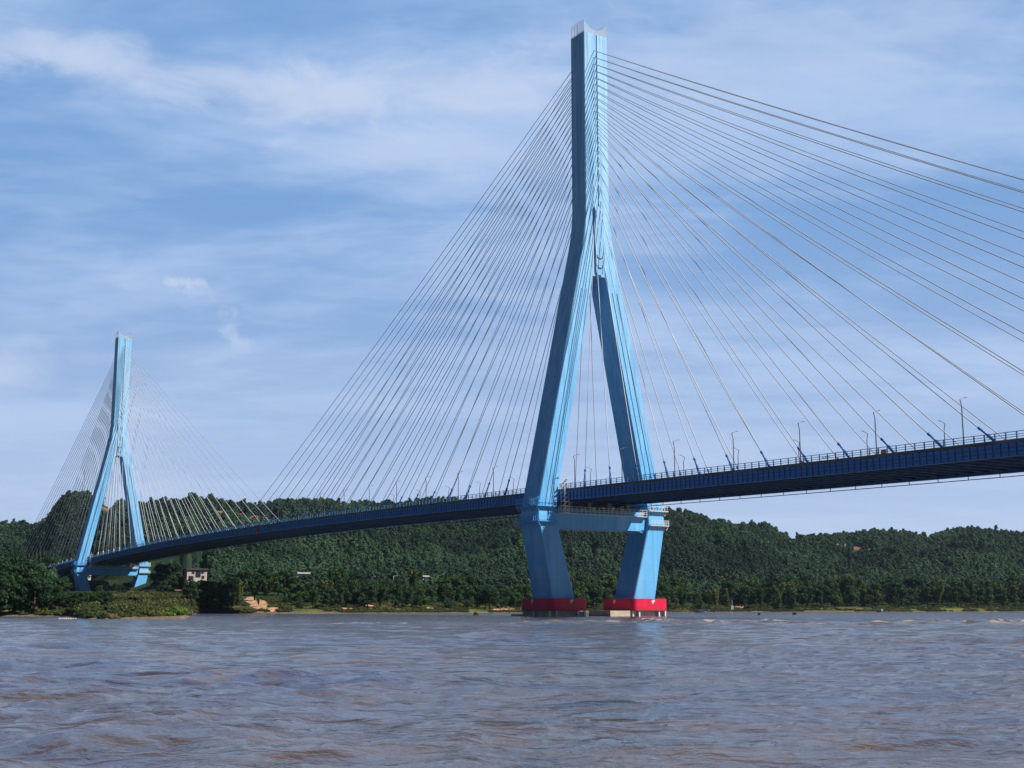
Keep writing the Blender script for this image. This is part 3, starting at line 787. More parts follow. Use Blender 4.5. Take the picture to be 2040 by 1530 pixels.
# big trees on the left bank
for row,(dd,st,h0,h1) in enumerate(((10,15,9,13),(26,16,13,16.5),(50,19,14,17),(85,20,13,17))):
    px = -70+row*8
    while px < 82-row*4:
        plant(px+rr(-4,4), 330+dd+rr(-3,3), rr(h0,h1)*.87, random.choice(['broadleaf_tree','spreading_tree','broadleaf_tree','bamboo_clump']) if px < 50 else 'broadleaf_tree', 0 if row == 0 else 1); px += st
for px, D, H, k in ((108,365,9,'broadleaf_tree'),(122,385,8.5,'broadleaf_tree'),(132,400,7.5,'broadleaf_tree'),(120,350,5,'broadleaf_tree'),(140,350,4.2,'broadleaf_tree'),(155,335,3.6,'spreading_tree'),(170,345,3.6,'broadleaf_tree'),(187,335,3.6,'spreading_tree'),(203,335,3.5,'broadleaf_tree'),(216,350,3.8,'broadleaf_tree'),(160,385,3.8,'broadleaf_tree'),(180,400,4.0,'broadleaf_tree'),(198,390,3.8,'spreading_tree'),(172,560,4,'broadleaf_tree'),(130,860,17,'broadleaf_tree'),(108,840,18,'spreading_tree'),(90,860,18,'broadleaf_tree'),(150,870,14,'spreading_tree'),
    (185,830,5,'broadleaf_tree'),(222,840,8,'spreading_tree'),(236,830,9,'broadleaf_tree'),(252,850,10,'broadleaf_tree'),(196,600,4,'spreading_tree'),(228,640,4.5,'broadleaf_tree'),(250,690,5,'spreading_tree'),(240,600,4,'broadleaf_tree'),
    (312,700,15,'broadleaf_tree'),(325,660,14,'spreading_tree'),(343,690,15,'broadleaf_tree'),(358,640,11,'broadleaf_tree'),(330,740,15,'spreading_tree'),(338,560,8,'broadleaf_tree'),(322,540,6,'spreading_tree'),
    (374,600,12,'broadleaf_tree'),(390,612,12,'spreading_tree'),(407,604,12,'broadleaf_tree'),(424,612,12,'broadleaf_tree'),(438,600,12,'spreading_tree'),
    (70,760,15,'broadleaf_tree'),(40,740,15,'spreading_tree')):
    plant(px,D,H,k)
# long bank, several rows
for row,(dd,st,h0,h1) in enumerate(((22,27,7.5,10.5),(44,29,9,12.5),(78,33,9,13),(120,37,9,13))):
    px = 384+row*9
    while px < 2080:
        skip = (470 < px < 600 and row < 1) or (420 < px < 500 and row == 2) or (590 < px < 622 and row >= 3)
        big = 1.15 if px < 1050 else 1.42 if px < 1400 else 1.55
        D = float(shore(px))+dd*(1 if px > 560 else .8)+rr(-5,5)+(14 if px > 1600 else 0)
        if not skip and random.random() > .05:
            plant(px+rr(-6,6), D, rr(h0,h1)*big*(1 if px > 560 else .95), None, 0 if row == 0 else 1)
        px += st*(1 if px < 1050 else 1.12)
print('individual trees', cnt)

# forest on the hills: one countless mass, crowns instanced on points
def scatter_object(name, pts, scl, tint, protos, label_kind):
    me = bpy.data.meshes.new(name); me.vertices.add(len(pts)); me.vertices.foreach_set('co', np.asarray(pts,np.float32).ravel())
    for nm, typ, dat in (('scl','FLOAT',scl),('tint','FLOAT',tint),('pick','INT',rng.integers(0,len(protos),len(pts))),('rotz','FLOAT',rng.random(len(pts))*6.283)):
        a = me.attributes.new(nm, typ, 'POINT'); a.data.foreach_set('value', np.asarray(dat, np.int32 if typ == 'INT' else np.float32))
    o = link(name, me); o['kind'] = 'stuff'
    g = bpy.data.node_groups.new(name+'_scatter', 'GeometryNodeTree')
    g.interface.new_socket('Geometry', in_out='INPUT', socket_type='NodeSocketGeometry'); g.interface.new_socket('Geometry', in_out='OUTPUT', socket_type='NodeSocketGeometry')
    N = g.nodes; Lk = g.links
    gi = N.new('NodeGroupInput'); go = N.new('NodeGroupOutput'); jn = N.new('GeometryNodeJoinGeometry')
    def named(nm, typ):
        n = N.new('GeometryNodeInputNamedAttribute'); n.data_type = typ; n.inputs['Name'].default_value = nm
        return [s_ for s_ in n.outputs if s_.enabled and s_.name == 'Attribute'][0]
    pk = named('pick','INT'); sc = named('scl','FLOAT'); rz = named('rotz','FLOAT')
    cz = N.new('ShaderNodeCombineXYZ'); Lk.new(rz, cz.inputs[2])
    for i, po in enumerate(protos):
        oi = N.new('GeometryNodeObjectInfo'); oi.inputs['Object'].default_value = po; oi.inputs['As Instance'].default_value = False; oi.transform_space = 'ORIGINAL'
        cp = N.new('FunctionNodeCompare'); cp.data_type = 'INT'; cp.operation = 'EQUAL'
        ins = [s_ for s_ in cp.inputs if s_.enabled]; Lk.new(pk, ins[0]); ins[1].default_value = i
        ip_ = N.new('GeometryNodeInstanceOnPoints')
        Lk.new(gi.outputs[0], ip_.inputs['Points']); Lk.new(cp.outputs[0], ip_.inputs['Selection']); Lk.new(oi.outputs['Geometry'], ip_.inputs['Instance'])
        Lk.new(sc, ip_.inputs['Scale']); Lk.new(cz.outputs[0], ip_.inputs['Rotation'])
        Lk.new(ip_.outputs[0], jn.inputs[0])
    Lk.new(jn.outputs[0], go.inputs[0])
    md = o.modifiers.new('scatter','NODES'); md.node_group = g
    return o
LEAF['forest'] = leaf_material('leaf_forest', (.006,.024,.019),(.060,.118,.056), .2, 'tint')
LEAF['scrub'] = leaf_material('leaf_scrub', (.026,.05,.014),(.17,.155,.05), .2, 'tint')
def proto(name, kind, H, leafm, per, size, seed):
    r_ = np.random.default_rng(seed); c, rad = crown_shape(kind, H, r_); V, Fc = leaves(c, rad*1.1, per, size, r_=r_, jit=.3)
    return bpy.data.objects.new(name, np_mesh(name, V, Fc, leafm))
fp = [proto('forest_crown','round',9,LEAF['forest'],26,.62,21), proto('forest_crown','wide',8,LEAF['forest'],24,.66,22), proto('forest_crown','round',10,LEAF['forest'],26,.62,23), proto('forest_crown','tall',11,LEAF['forest'],26,.55,24)]
def forest():
    n = 85000
    px = rng.uniform(-420,2460,n); t = rng.random(n); ds = shore(px); Dr = ridge(px)[0]
    off = np.where(px < 150, np.interp(px,[95,110],[150,560]), np.interp(px, [372,398], [610,130]))
    D = ds+off+t*(Dr+55-ds-off)
    keep = rng.random(n) < (D/1400)                      # even density on the ground
    px, D = px[keep], D[keep]
    # leave the bridge corridor behind the far pylon and the bare places open
    X = col_u(px)*D; z = ground(px, D); py = topix(X,D,z)[1]
    bx = (X-TX)*math.sin(TH)-(D-TY)*math.cos(TH); by = (X-TX)*math.cos(TH)+(D-TY)*math.sin(TH)
    r = s = 0
    for o_ in (3,-3,-9,-14): r, s = (np.maximum(a_,b_) for a_,b_ in zip((r,s), bare_mask(px, py+o_*(-1 if o_ > 0 else 1))))
    top = z+9
    clear = (np.abs(by) < 20) & (bx < -380) & (bx > -765) & (top > 27)
    ok = (np.maximum(r,s) < .45) & ~clear & (z > .6)
    ok &= ~((px > 366) & (px < 452) & (D < 735) & (D > 560)) & ~((np.abs(px-207) < 30) & (D < 850))
    X, D, z = X[ok], D[ok], z[ok]
    sc = rng.uniform(.36,.98,len(X))*(.55+.95*fbm(X/38,D/60,2))*np.where(rng.random(len(X)) < .05, 1.45, 1)
    ti = np.clip(.5+(fbm(X/70+5,D/70,3)-.5)*3.0+rng.normal(0,.25,len(X)),0,1)**1.45
    sc = np.minimum(sc, 1.2)
    print('forest', len(X))
    return scatter_object('hill_forest', np.stack([X,D,z-.5],1), sc, ti, fp, 'forest')
forest()
sp = [proto('scrub_crown','bush',1.6,LEAF['scrub'],22,.22,31), proto('scrub_crown','bush',1.3,LEAF['scrub'],22,.2,32), proto('scrub_crown','bush',2.0,LEAF['scrub'],24,.22,33)]
def scrub():
    n = 15000
    px = rng.uniform(-300,2300,n); d = 7+rng.random(n)**1.6*75
    pen = (px > 160) & (px < 385); d = np.where(pen, 4+rng.random(n)*330, d)
    D = shore(px)+d; X = col_u(px)*D; z = ground(px,D); py = topix(X,D,z)[1]
    r, s = bare_mask(px, py); ok = (np.maximum(r,s) < .5) & (z > .25) & (fbm(X/11,D/11,3) > np.where((px > 1600) & (px < 1850), .56, .42))
    X, D, z, px = X[ok], D[ok], z[ok], px[ok]
    ti = np.clip((fbm(X/14+2,D/14,3)-.52)*3.4+rng.normal(0,.15,len(X)),0,1)*np.where(px < 150,.35,1)
    return scatter_object('bank_undergrowth', np.stack([X,D,z-.1],1), rng.uniform(.35,1.0,len(X)), ti, sp, 'scrub')
scrub()

# single bushes in view
def bush(px, py, D, H, leafm, label, name='bush', wide=1.0, per=140, size=.16, kind='bush'):
    r_ = np.random.default_rng(int(px)); c, rad = crown_shape(kind, H, r_); V, Fc = leaves(c, rad, per, size, r_=r_, droop=.3)
    p = at(px,py,D); r = empty(name, (p.x, D, max(0,float(ground(px,D)))-.05 if py is None else p.z), 0); r.scale = (wide,wide,1)
    link('foliage', np_mesh('foliage', V, Fc, leafm), r)
    m = MB()
    for i in range(6): 
        a = i*1.05; m.tube([(0,0,-.4),(math.cos(a)*H*.3,math.sin(a)*H*.3,H*.4)], [.05,.03], 5)
    link('stem', m.mesh('stem', M['bark']), r)
    setp(r, label, 'bush'); return r
bush(352,1226,262,2.7,LEAF['bright'],'bright yellow green willow bush at the right tip of the spit',wide=.95)
bush(334,1229,258,1.6,LEAF['bright'],'low bright green bush leaning against the larger willow bush',wide=1.1)
bush(176,1232,251,1.35,LEAF['mid'],'dark green tussock at the left tip of the spit',wide=1.0)
bush(203,1232,250,1.15,LEAF['mid'],'green tussock between the dark and the dry one on the spit',wide=1.1)
bush(226,1233,249,1.25,LEAF['dry'],'dry straw brown tussock on the left part of the spit',wide=1.1)
bush(948,1226,390,1.5,LEAF['olive'],'small olive bush standing alone in the water',wide=.6)
for i,(px,py,H) in enumerate(((1512,1224.5,.6),(1583,1224.5,1.0))):
    bush(px,py,410,H,LEAF['dark'],('smaller' if i == 0 else 'larger')+' of two dark shrubs showing above the flood water',wide=.8)

# ------------------------------------------------------------------ water
def build_water():
    rows = [6.0]
    while rows[-1] < 1500: rows.append(rows[-1]*(1.0046 if not 150 < rows[-1] < 205 else 1.0024))
    rows = np.array(rows); cu = np.concatenate([np.linspace(-1.8,-.52,150)[:-1], np.linspace(-.52,.52,780), np.linspace(.52,1.8,150)[1:]])
    Dg, U = np.meshgrid(rows, cu, indexing='ij'); X = U*Dg; Y = Dg
    sp_ = Dg*.0046
    Z = np.zeros_like(X); rg = np.random.default_rng(5)
    for wl, amp in ((9,.03),(5.5,.08),(3.4,.125),(2.1,.13),(1.3,.10),(.8,.065),(.5,.035)):
        fade = np.clip(wl/(sp_*3)-.6,0,1)
        n = vnoise(X/(wl*1.5)+rg.random()*90, Y/(wl*.8)+rg.random()*90+.35*vnoise(X/17,Y/17))-.5
        n2 = vnoise(X/(wl*1.25)+rg.random()*90, Y/(wl*.75)+rg.random()*90)-.5
        Z += amp*fade*(n*1.5+(.25-np.abs(n2))*1.9)
    boil = np.clip((fbm(X/9+4,Y/30+8,4)-.36)*4.0,.6,1.25); Z *= boil
    # line of standing waves where the current shears off the piers
    uu = np.clip((U+.01)/.05,0,1); cen = 176+10*np.sin(U*16)+14*(vnoise(U*30,U*0+3)-.5)
    band = np.exp(-((Dg-cen)/13)**2)*(.35+.65*uu)*np.clip((U+.25)/.1,0,1)*np.clip((.75-U)/.2,0,1)
    wv = fbm(X/5.2+50, Y/4.2+9, 3)-.42
    Z += band*.85*np.maximum(wv,-.12)*2.0
    rim = np.clip((1.8-np.abs(U))/.12,0,1)*np.clip((Dg-6)/2,0,1)*np.clip((1500-Dg)/200,0,1); Z = Z*rim-.02*(1-rim)
    foam = np.clip((wv-.15)*9,0,1)*band*np.clip((fbm(X/.9+9,Y/2+4,3)-.54)*9,0,1)
    silt = np.clip((fbm(X/1.7+31,Y/1.5+3,4)-.485-.05*np.clip(.7-(U+.1)*4,0,1)-.03*np.clip((Dg-60)/60,0,1))*9,0,1)*np.clip(fbm(X/10,Y/24,3)*2.6-.7,0,1)
    silt = np.maximum(silt, np.clip(band*1.2,0,1)*np.clip(fbm(X/7+2,Y/9,3)*3-.75,0,1))
    v = np.stack([X,Y,Z],-1).reshape(-1,3)
    me = np_mesh('river_water', v, grid_faces(*X.shape), None, True)
    a = me.attributes.new('foam','FLOAT','POINT'); a.data.foreach_set('value', foam.ravel().astype(np.float32))
    a = me.attributes.new('silt','FLOAT','POINT'); a.data.foreach_set('value', silt.ravel().astype(np.float32))
    # calm sheet beyond the modelled fan, out to the horizon: behind, left and right of it
    e = 1.8; fr = []; fv = []
    def quad(*ps):
        b_ = len(fv); fv.extend(ps); fr.append(tuple(range(b_,b_+4)))
    r0, r1 = rows[0], rows[-1]
    quad((-e*r1,r1,-.02),(e*r1,r1,-.02),(4200,3300,-.02),(-4200,3300,-.02))
    quad((e*r0,r0,-.02),(4200,-400,-.02),(4200,3300,-.02),(e*r1,r1,-.02))
    quad((-4200,-400,-.02),(-e*r0,r0,-.02),(-e*r1,r1,-.02),(-4200,3300,-.02))
    quad((-4200,-400,-.02),(4200,-400,-.02),(e*r0,r0,-.02),(-e*r0,r0,-.02))
    import bmesh
    bm = bmesh.new(); bm.from_mesh(me)
    for f in fr: bm.faces.new([bm.verts.new(fv[i]) for i in f])
    bm.to_mesh(me); bm.free()
    m = mat('muddy_water_sky_tint', (.17,.13,.10), .12, 0, .5); t = NT(m); b = t.n['Principled BSDF']; b.inputs['IOR'].default_value = 1.8
    geo = t.new('ShaderNodeNewGeometry')
    def noise(scale, ns, det, dist=0):
        mp = t.new('ShaderNodeMapping'); mp.inputs['Scale'].default_value = scale; t.link(geo.outputs['Position'], mp.inputs['Vector'])
        n = t.new('ShaderNodeTexNoise'); n.inputs['Scale'].default_value = ns; n.inputs['Detail'].default_value = det; n.inputs['Distortion'].default_value = dist
        t.link(mp.outputs[0], n.inputs['Vector']); return n.outputs['Fac']
    def bump(h, st, dist, prev=None):
        n = t.new('ShaderNodeBump'); n.inputs['Strength'].default_value = st; n.inputs['Distance'].default_value = dist; t.link(h, n.inputs['Height'])
        if prev: t.link(prev, n.inputs['Normal'])
        return n.outputs[0]
    n1 = bump(noise((.5,.9,1), .5, 3, .6), 1.0, .42)
    n2 = bump(noise((.6,1.1,1), 1.9, 4, .4), 1.0, .16, n1)
    n3 = bump(noise((1.0,1.0,1), 8, 3), .8, .03, n2)
    t.link(n3, b.inputs['Normal'])
    mx = t.new('ShaderNodeMix', data_type='RGBA'); mx.inputs['A'].default_value = (.054,.052,.082,1); mx.inputs['B'].default_value = (.086,.068,.064,1)  # blue in the base colour stands in for reflected sky
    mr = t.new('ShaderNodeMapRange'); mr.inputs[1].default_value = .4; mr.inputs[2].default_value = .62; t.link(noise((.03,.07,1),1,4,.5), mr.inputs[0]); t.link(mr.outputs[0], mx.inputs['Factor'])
    at_ = t.new('ShaderNodeAttribute'); at_.attribute_name = 'foam'
    m2 = t.new('ShaderNodeMix', data_type='RGBA'); t.link(at_.outputs['Fac'], m2.inputs['Factor']); as_ = t.new('ShaderNodeAttribute'); as_.attribute_name = 'silt'
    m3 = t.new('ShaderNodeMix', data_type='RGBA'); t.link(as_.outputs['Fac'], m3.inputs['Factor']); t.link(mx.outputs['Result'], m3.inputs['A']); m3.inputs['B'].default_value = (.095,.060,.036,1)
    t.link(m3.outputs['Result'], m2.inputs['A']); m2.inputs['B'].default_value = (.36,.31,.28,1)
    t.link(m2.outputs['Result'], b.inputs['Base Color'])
    ro = t.new('ShaderNodeMapRange'); t.link(at_.outputs['Fac'], ro.inputs[0]); ro.inputs[3].default_value = .1; ro.inputs[4].default_value = .8; t.link(ro.outputs[0], b.inputs['Roughness'])
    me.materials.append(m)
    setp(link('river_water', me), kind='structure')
build_water()
# ------------------------------------------------------------------ houses, poles, boats and small things
M['plaster'] = noisy('weathered_plaster', (.50,.42,.40), (.36,.30,.28), (.5,.5,.2), 1, 6, .9)
M['cream'] = noisy('cream_plaster', (.58,.44,.28), (.46,.34,.22), (.5,.5,.2), 1, 6, .9)
M['whitewash'] = noisy('whitewash', (.58,.58,.57), (.44,.44,.43), (.4,.4,.2), 1, 5, .9)
M['dark'] = mat('dark_opening', (.012,.013,.015), .4)
M['tile'] = noisy('roof_tile', (.09,.075,.07), (.05,.045,.045), (1,1,1), 1, 4, .9)
M['shutter'] = mat('shutter', (.12,.10,.08), .7)
def house(px0, px1, ytop, D, depth, wall, roof, label, wins, name='house', rotz=.55, eave=.5):
    pc = (px0+px1)/2; top = at(pc, ytop, D).z; g = float(ground(pc,D)); h = max(3.0, top-g); w = (px1-px0)*D/F
    r = empty(name, (float(at(pc,ytop,D).x), D, top-h), rotz)
    b = MB(); b.box(-w/2,w/2,0,depth,-1.0,h); b.build('wall', wall, r)
    if roof == 'flat':
        f = MB(); f.box(-w/2-eave,w/2+eave,-eave-.4,depth+eave,h+.003,h+.25); f.box(-w/2-eave+.1,w/2+eave-.1,-eave-.3,-eave-.15,h+.25,h+.7); f.build('roof', M['tile'] if wall is not M['whitewash'] else wall, r)
    elif roof == 'gable':
        f = MB(); e = .5; hh = w*.33
        f.add([(-w/2-e,-.6,h-.15),(0,-.6,h+hh),(w/2+e,-.6,h-.15),(-w/2-e,depth+.4,h-.15),(0,depth+.4,h+hh),(w/2+e,depth+.4,h-.15),
               (-w/2-e,-.6,h-.4),(0,-.6,h+hh-.3),(w/2+e,-.6,h-.4),(-w/2-e,depth+.4,h-.4),(0,depth+.4,h+hh-.3),(w/2+e,depth+.4,h-.4)],
              [(0,1,4,3),(1,2,5,4),(9,10,7,6),(10,11,8,7),(0,6,7,1),(1,7,8,2),(3,4,10,9),(4,5,11,10),(0,3,9,6),(2,8,11,5)]); f.build('roof', M['tile'], r)
        gm = MB(); gm.loft([[(-w/2,y,h),(w/2,y,h),(0,y,h+hh-.35)] for y in (.002,depth-.01)]); gm.build('gable', wall, r)
    for (u,v,ww,wh) in wins:      # centre and size, v measured down from the eave
        f = MB(); x = u*w; z = h-v
        for bx_ in ((x-ww/2-.1,x-ww/2,z-wh/2-.1,z+wh/2+.1),(x+ww/2,x+ww/2+.1,z-wh/2-.1,z+wh/2+.1),(x-ww/2,x+ww/2,z+wh/2,z+wh/2+.1),(x-ww/2,x+ww/2,z-wh/2-.1,z-wh/2)):
            f.box(bx_[0],bx_[1],-.08,.04,bx_[2],bx_[3])
        wn = f.build('window', M['shutter'], r)
        p = MB(); p.box(x-ww/2,x+ww/2,-.02,.03,z-wh/2,z+wh/2); p.build('pane', M['dark'], wn)
    setp(r, label, 'house'); return r
house(373,413,1135,690,8,M['plaster'],'flat','derelict pale concrete house with gaping windows and flat roof among trees',[(-.20,1.5,1.3,1.5),(.05,2.3,2.7,3.4),(.27,1.5,1.3,1.2),(-.30,4.4,2.6,2.0),(.30,4.0,1.4,1.6)])
house(202,215,1147,860,6,M['cream'],'gable','small sunlit cream house under the crossbeam of the far pylon',[(.0,1.6,1.0,1.0)])
house(174,181,1147,850,3,M['whitewash'],'flat','tiny white hut beside the left leg of the far pylon',[(.0,1.2,.7,.8)],eave=.2)
house(592,618,1143,700,7,M['whitewash'],'flat','low white house with a dark balcony above trees midway along the bank',[(-.15,2.1,4.0,1.7),(.3,2.2,1.2,1.4)])
house(842,853,1149,770,5,M['whitewash'],'flat','white flat roofed house left of a taller pair in the trees',[(-.1,1.6,1.2,1.3)])
house(861,870,1150,775,5,M['whitewash'],'flat','narrow white house with a ledge, right of its neighbour in the trees',[(.0,1.5,1.3,1.0),(.0,3.3,1.3,1.0)])
house(1398,1408,1171,905,6,M['whitewash'],'gable','bright white gabled house on the slope right of the near pylon',[(.1,1.6,1.0,1.5)])
house(1389,1395,1173,915,5,M['whitewash'],'gable','smaller white house half hidden left of the bright gabled house',[(.0,1.5,.7,.8)])

def pole_at(px, ytop, D, arms, label, name='lamp_post', cat='lamp post', group=None):
    p = gpt(px,D); top = at(px,ytop,D).z; h = top-p.z; r = empty(name, p, 0)
    m = MB(); m.tube([(0,0,-.5),(0,0,h*.6),(0,0,h)], [.22,.18,.14], 6); m.build('pole', M['white_steel'], r)
    for s in arms:
        m = MB(); m.tube([(0,0,h-.3),(s*1.0,0,h+.25),(s*2.0,0,h+.4)], .10, 5); m.box(min(s*1.5,s*2.4),max(s*1.5,s*2.4),-.2,.2,h+.36,h+.5); m.build('arm', M['white_steel'], r)
    setp(r, label, cat, group); return r
G_ = 'poles along the road behind the bank trees'
pole_at(746,1147,715,(-1,),'pale road lamp with one arm to the left, leftmost of a pair','road_lamp','road lamp',G_)
pole_at(749,1147,717,(1,),'pale road lamp with one arm to the right beside the left armed one','road_lamp','road lamp',G_)
pole_at(758,1144,720,(),'bare white pole just right of the pair of road lamps','utility_pole','pole',G_)
pole_at(783,1148,720,(1,),'single pale road lamp farther right along the bank road','road_lamp','road lamp',G_)
for i,(px,yt) in enumerate(((978,1152),(984,1150),(1053,1153))):
    p = pole_at(px,yt,780,(),['shorter of two white utility poles left of the near pylon','taller of two white utility poles left of the near pylon','white utility pole close to the left leg of the near pylon'][i],'utility_pole','pole',G_)
    h_ = at(px,yt,780).z-gpt(px,780).z; m = MB()
    for z in (.5,1.3): m.beam((-1.1,0,h_-z),(1.1,0,h_-z),.14)
    m.build('crossarm', M['white_steel'], p)

# radio mast on the left hill top
def radio_mast():
    px, D = 152, 1024; p = gpt(px,D); H = at(px,938,D).z-p.z; r = empty('radio_mast', p, .3); m = MB()
    w = lambda z: 1.5*(1-z/H)+.28
    for sx,sy in ((1,1),(-1,1),(-1,-1),(1,-1)):
        m.beam((sx*w(-1),sy*w(-1),-1),(sx*w(H*.6),sy*w(H*.6),H*.6),.2); m.beam((sx*w(H*.6),sy*w(H*.6),H*.6),(sx*w(H),sy*w(H),H),.17)
    z = 0; k = 1
    while z < H-1.6:
        a, b = w(z), w(z+1.7)
        for (u,v) in (((-1,-1),(1,-1)),((1,-1),(1,1)),((1,1),(-1,1)),((-1,1),(-1,-1))):
            s_, e_ = (u,v) if k > 0 else (v,u); m.beam((s_[0]*a,s_[1]*a,z),(e_[0]*b,e_[1]*b,z+1.7),.1); m.beam((u[0]*a,u[1]*a,z),(v[0]*a,v[1]*a,z),.09)
        z += 1.7; k = -k
    m.tube([(0,0,H-.3),(0,0,H+2)], .07, 5); m.build('lattice', M['grey_steel'], r)
    for z in (H-.6,H-3.6,H-6):
        c = MB(); 
        for a in (0,2.1,4.2):
            x,y = 1.1*math.cos(a),1.1*math.sin(a); c.box(x-.16,x+.16,y-.16,y+.16,z-.9,z+.9); c.beam((0,0,z),(x,y,z),.1)
        c.build('antenna', M['white_steel'], r)
    setp(r,'grey lattice radio mast on the wooded hill behind the far pylon','mast')
radio_mast()

# river sign, white parapet on the ridge road
p = gpt(1459, float(shore(1459))+9); r = empty('river_sign', p, 0)
m = MB(); m.box(-.75,.75,-.08,.08,.4,3.1); m.build('board', M['whitewash'], r)
m = MB(); m.box(-.6,-.45,.09,.24,-.6,2.9); m.box(.45,.6,.09,.24,-.6,2.9); m.build('post', M['grey_steel'], r)
m = MB(); m.tube([(0,.5,-.5),(0,.5,6.5)], .09, 6); m.build('mast', M['white_steel'], r)
setp(r,'upright white board sign with a thin mast on the right bank','sign')
Dp = 1330; pz = at(1676,1085,Dp)
r = empty('white_parapet', pz, R(-4)); m = MB(); m.box(-5,5,-.2,.2,-5,.9); m.build('wall', M['whitewash'], r); m = MB(); m.box(-5.1,5.1,-.3,.3,.903,1.1); m.build('coping', M['whitewash'], r)
setp(r,'short white parapet wall high on the wooded ridge at the right','wall')

# stones showing above the shoal by the spit
G_ = 'pale stones on the shoal by the spit'
for i in range(8):
    px = 118+i*4.6+rr(-1,1); q = at(px,1233+rr(-.6,.6),247); m = MB(); rad = rr(.14,.27)
    n = 7; rings = [[((rad*s_*(1+.3*math.sin(k*2.1+i)))*math.cos(6.283*k/n), rad*s_*.8*math.sin(6.283*k/n), z_*rad) for k in range(n)] for s_,z_ in ((1.1,-.8),(1.15,.0),(.85,.5),(.35,.8))]
    m.loft(rings); o = m.build('stone', M['concrete'], None, False, (q.x,247,.1))
    setp(o,'pale stone in the row breaking the water left of the spit','stone',G_)

# people and boats
def person(parent_loc, rz, shirt, trousers, label):
    """small seated figure grown from a joint skeleton"""
    J = {'hip':(0,0,.45,.15),'waist':(0,0,.65,.14),'chest':(.02,0,.88,.165),'neck':(.03,0,1.05,.06),'head':(.05,0,1.2,.105),'top':(.05,0,1.29,.08)}
    for s,n in ((1,'l'),(-1,'r')):
        J.update({'sh'+n:(.02,.19*s,.97,.065),'el'+n:(.16,.26*s,.75,.05),'wr'+n:(.38,.2*s,.68,.038),'hd'+n:(.46,.18*s,.68,.04),'th'+n:(.08,.1*s,.44,.09),'kn'+n:(.45,.14*s,.48,.065),'an'+n:(.5,.13*s,.1,.045),'ft'+n:(.66,.14*s,.06,.04)})
    E = [('hip','waist'),('waist','chest'),('chest','neck'),('neck','head'),('head','top')]
    for n in 'lr': E += [('chest','sh'+n),('sh'+n,'el'+n),('el'+n,'wr'+n),('wr'+n,'hd'+n),('hip','th'+n),('th'+n,'kn'+n),('kn'+n,'an'+n),('an'+n,'ft'+n)]
    ks = list(J); me = bpy.data.meshes.new('person'); me.from_pydata([J[k][:3] for k in ks],[(ks.index(a),ks.index(b)) for a,b in E],[]); me.update()
    o = link('person', me, None, parent_loc); o.rotation_euler = (0,0,rz)
    md = o.modifiers.new('skin','SKIN'); md.use_smooth_shade = True
    for i,k in enumerate(ks): me.skin_vertices[0].data[i].radius = (J[k][3],)*2
    me.skin_vertices[0].data[0].use_root = True
    o.modifiers.new('sub','SUBSURF').levels = 1; o.modifiers['sub'].render_levels = 2
    m = mat('person_skin_clothes', shirt, .8); t = NT(m); b = t.n['Principled BSDF']
    tc = t.new('ShaderNodeTexCoord'); sp = t.new('ShaderNodeSeparateXYZ'); t.link(tc.outputs['Object'], sp.inputs[0])
    def thr(v, a, b_):
        g = t.new('ShaderNodeMath', operation='GREATER_THAN'); t.link(sp.outputs['Z'], g.inputs[0]); g.inputs[1].default_value = v
        x = t.new('ShaderNodeMix', data_type='RGBA'); t.link(g.outputs[0], x.inputs['Factor'])
        for s_,i_ in ((a,'A'),(b_,'B')):
            if isinstance(s_,tuple): x.inputs[i_].default_value = (*s_,1)
            else: t.link(s_, x.inputs[i_])
        return x.outputs['Result']
    c = thr(1.26, thr(1.06, thr(.56, trousers, shirt), (.42,.24,.16)), (.02,.015,.012)); t.link(c, b.inputs['Base Color']); me.materials.append(m)
    setp(o, label, 'person'); return o
def boat(px, D, L, colm, label, cab=False):
    q = at(px,1218,D); r = empty('rowing_boat', (q.x,D,0), R(4)); m = MB(); n = 9; rings = []
    for i in range(n):
        t_ = i/(n-1)*2-1; wdt = .75*(1-abs(t_)**2.6)+.04; sh_ = .55+.35*t_*t_
        rings.append([(t_*L/2,-wdt,sh_),(t_*L/2,-wdt*.75,-.12),(t_*L/2,wdt*.75,-.12),(t_*L/2,wdt,sh_),(t_*L/2,wdt*.85,sh_),(t_*L/2,wdt*.62,.05),(t_*L/2,-wdt*.62,.05),(t_*L/2,-wdt*.85,sh_)])
    m.loft(rings); m.build('hull', colm, r)
    for x in (-L*.2,L*.12): s_ = MB(); s_.box(x-.15,x+.15,-.6,.6,.36,.42); s_.build('thwart', M['bark'], r)
    if cab:
        c = MB(); c.loft([[(-.6,-.5,.4),(.5,-.5,.4),(.5,.5,.4),(-.6,.5,.4)],[(-.4,-.42,1.9),(.35,-.42,1.9),(.35,.42,1.9),(-.4,.42,1.9)]]); c.build('wheelhouse', M['whitewash'], r)
    else:
        mo = MB(); mo.box(-L/2-.25,-L/2+.02,-.16,.16,.3,1.05); mo.box(-L/2-.18,-L/2-.06,-.06,.06,-.3,.3); mo.build('outboard_motor', M['black'], r)
    setp(r, label, 'boat'); return r
bl = mat('hull_blue', (.06,.13,.42), .5); gy = mat('hull_grey', (.07,.09,.12), .6)
b1 = boat(1396,640,5.6,bl,'small blue boat by the bank right of the near pylon')
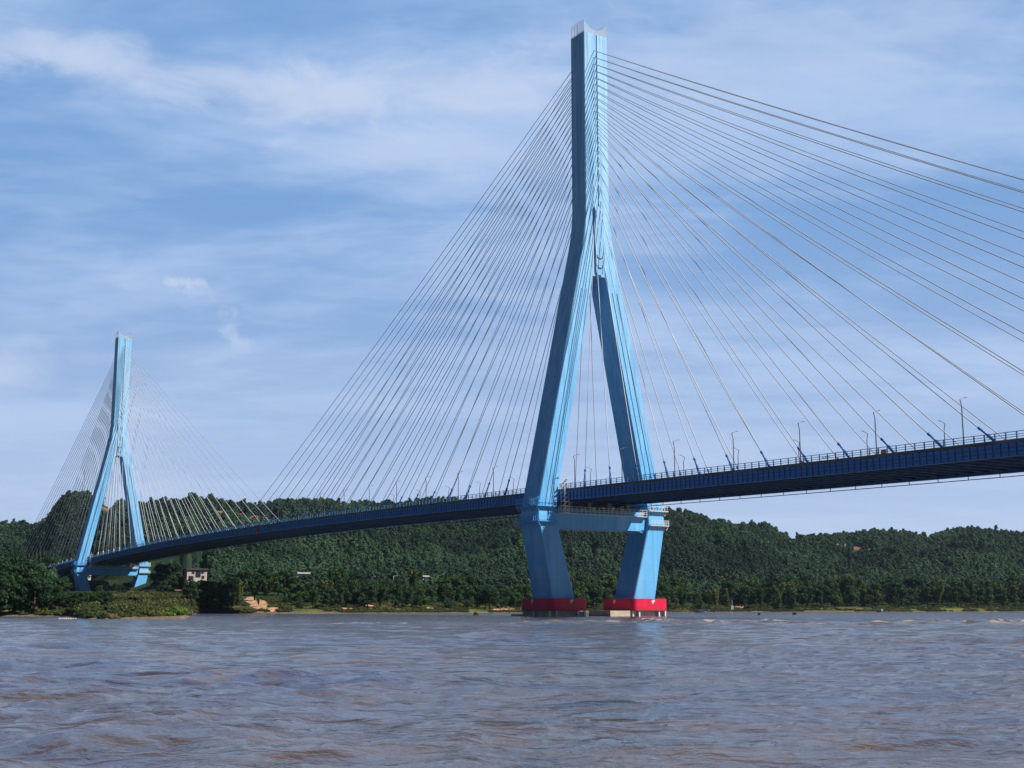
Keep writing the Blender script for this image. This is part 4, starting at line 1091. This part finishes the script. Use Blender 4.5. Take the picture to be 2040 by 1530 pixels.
person((b1.location.x+.45,640,-.02), R(184), (.75,.12,.05), (.03,.03,.05), 'person in orange red top seated in the blue boat')
b2 = boat(1757,745,6.4,gy,'dark grey boat with a white wheelhouse near the right bank', True)

# things standing on the deck
X = x_of_px(1755,-WD); r = empty('traffic_barrier', b2w(X,-11.6,zd(X)), RZ)
m = MB(); m.loft([[(-.7,-.25,0),(.7,-.25,0),(.7,.25,0),(-.7,.25,0)],[(-.7,-.22,.3),(.7,-.22,.3),(.7,.22,.3),(-.7,.22,.3)],[(-.62,-.1,1.15),(.62,-.1,1.15),(.62,.1,1.15),(-.62,.1,1.15)]]); m.build('body', mat('orange_plastic',(.75,.14,.03),.5), r)
m = MB(); m.box(-.63,.63,-.2,.2,.55,.72); m.build('band', M['whitewash'], r)
setp(r,'orange traffic barrier behind the near deck railing on the right','barrier')
X = x_of_px(1654,WD); r = empty('camera_pole', b2w(X,WD-.7,zd(X)), RZ)
m = MB(); m.tube([(0,0,0),(0,0,4.3)], .09, 6); m.beam((-1.2,0,4.1),(.6,0,4.25),.09); m.build('pole', M['grey_steel'], r)
for x in (-1.1,-.2,.55):
    m = MB(); m.box(x-.14,x+.14,-.25,.25,4.05,4.4); m.build('camera_box', M['grey_steel'], r)
setp(r,'short pole with a crossbar of traffic cameras on the far deck edge','camera pole')

# ------------------------------------------------------------------ air
hm = MB(); hm.box(-4300,4300,-450,3400,-12,230); hz_ = hm.build('haze', None); hz_['kind'] = 'stuff'
vm = bpy.data.materials.new('haze_air'); vm.use_nodes = True; t = NT(vm); t.n.remove(t.n['Principled BSDF'])
pv = t.new('ShaderNodeVolumePrincipled'); pv.inputs['Color'].default_value = (.62,.82,1,1); pv.inputs['Density'].default_value = .000032; pv.inputs['Anisotropy'].default_value = .3
t.link(pv.outputs[0], t.n['Material Output'].inputs['Volume']); hz_.data.materials.append(vm)
S.render.engine = 'CYCLES'
S.cycles.use_denoising = True
S.cycles.max_bounces = 6; S.cycles.transparent_max_bounces = 8
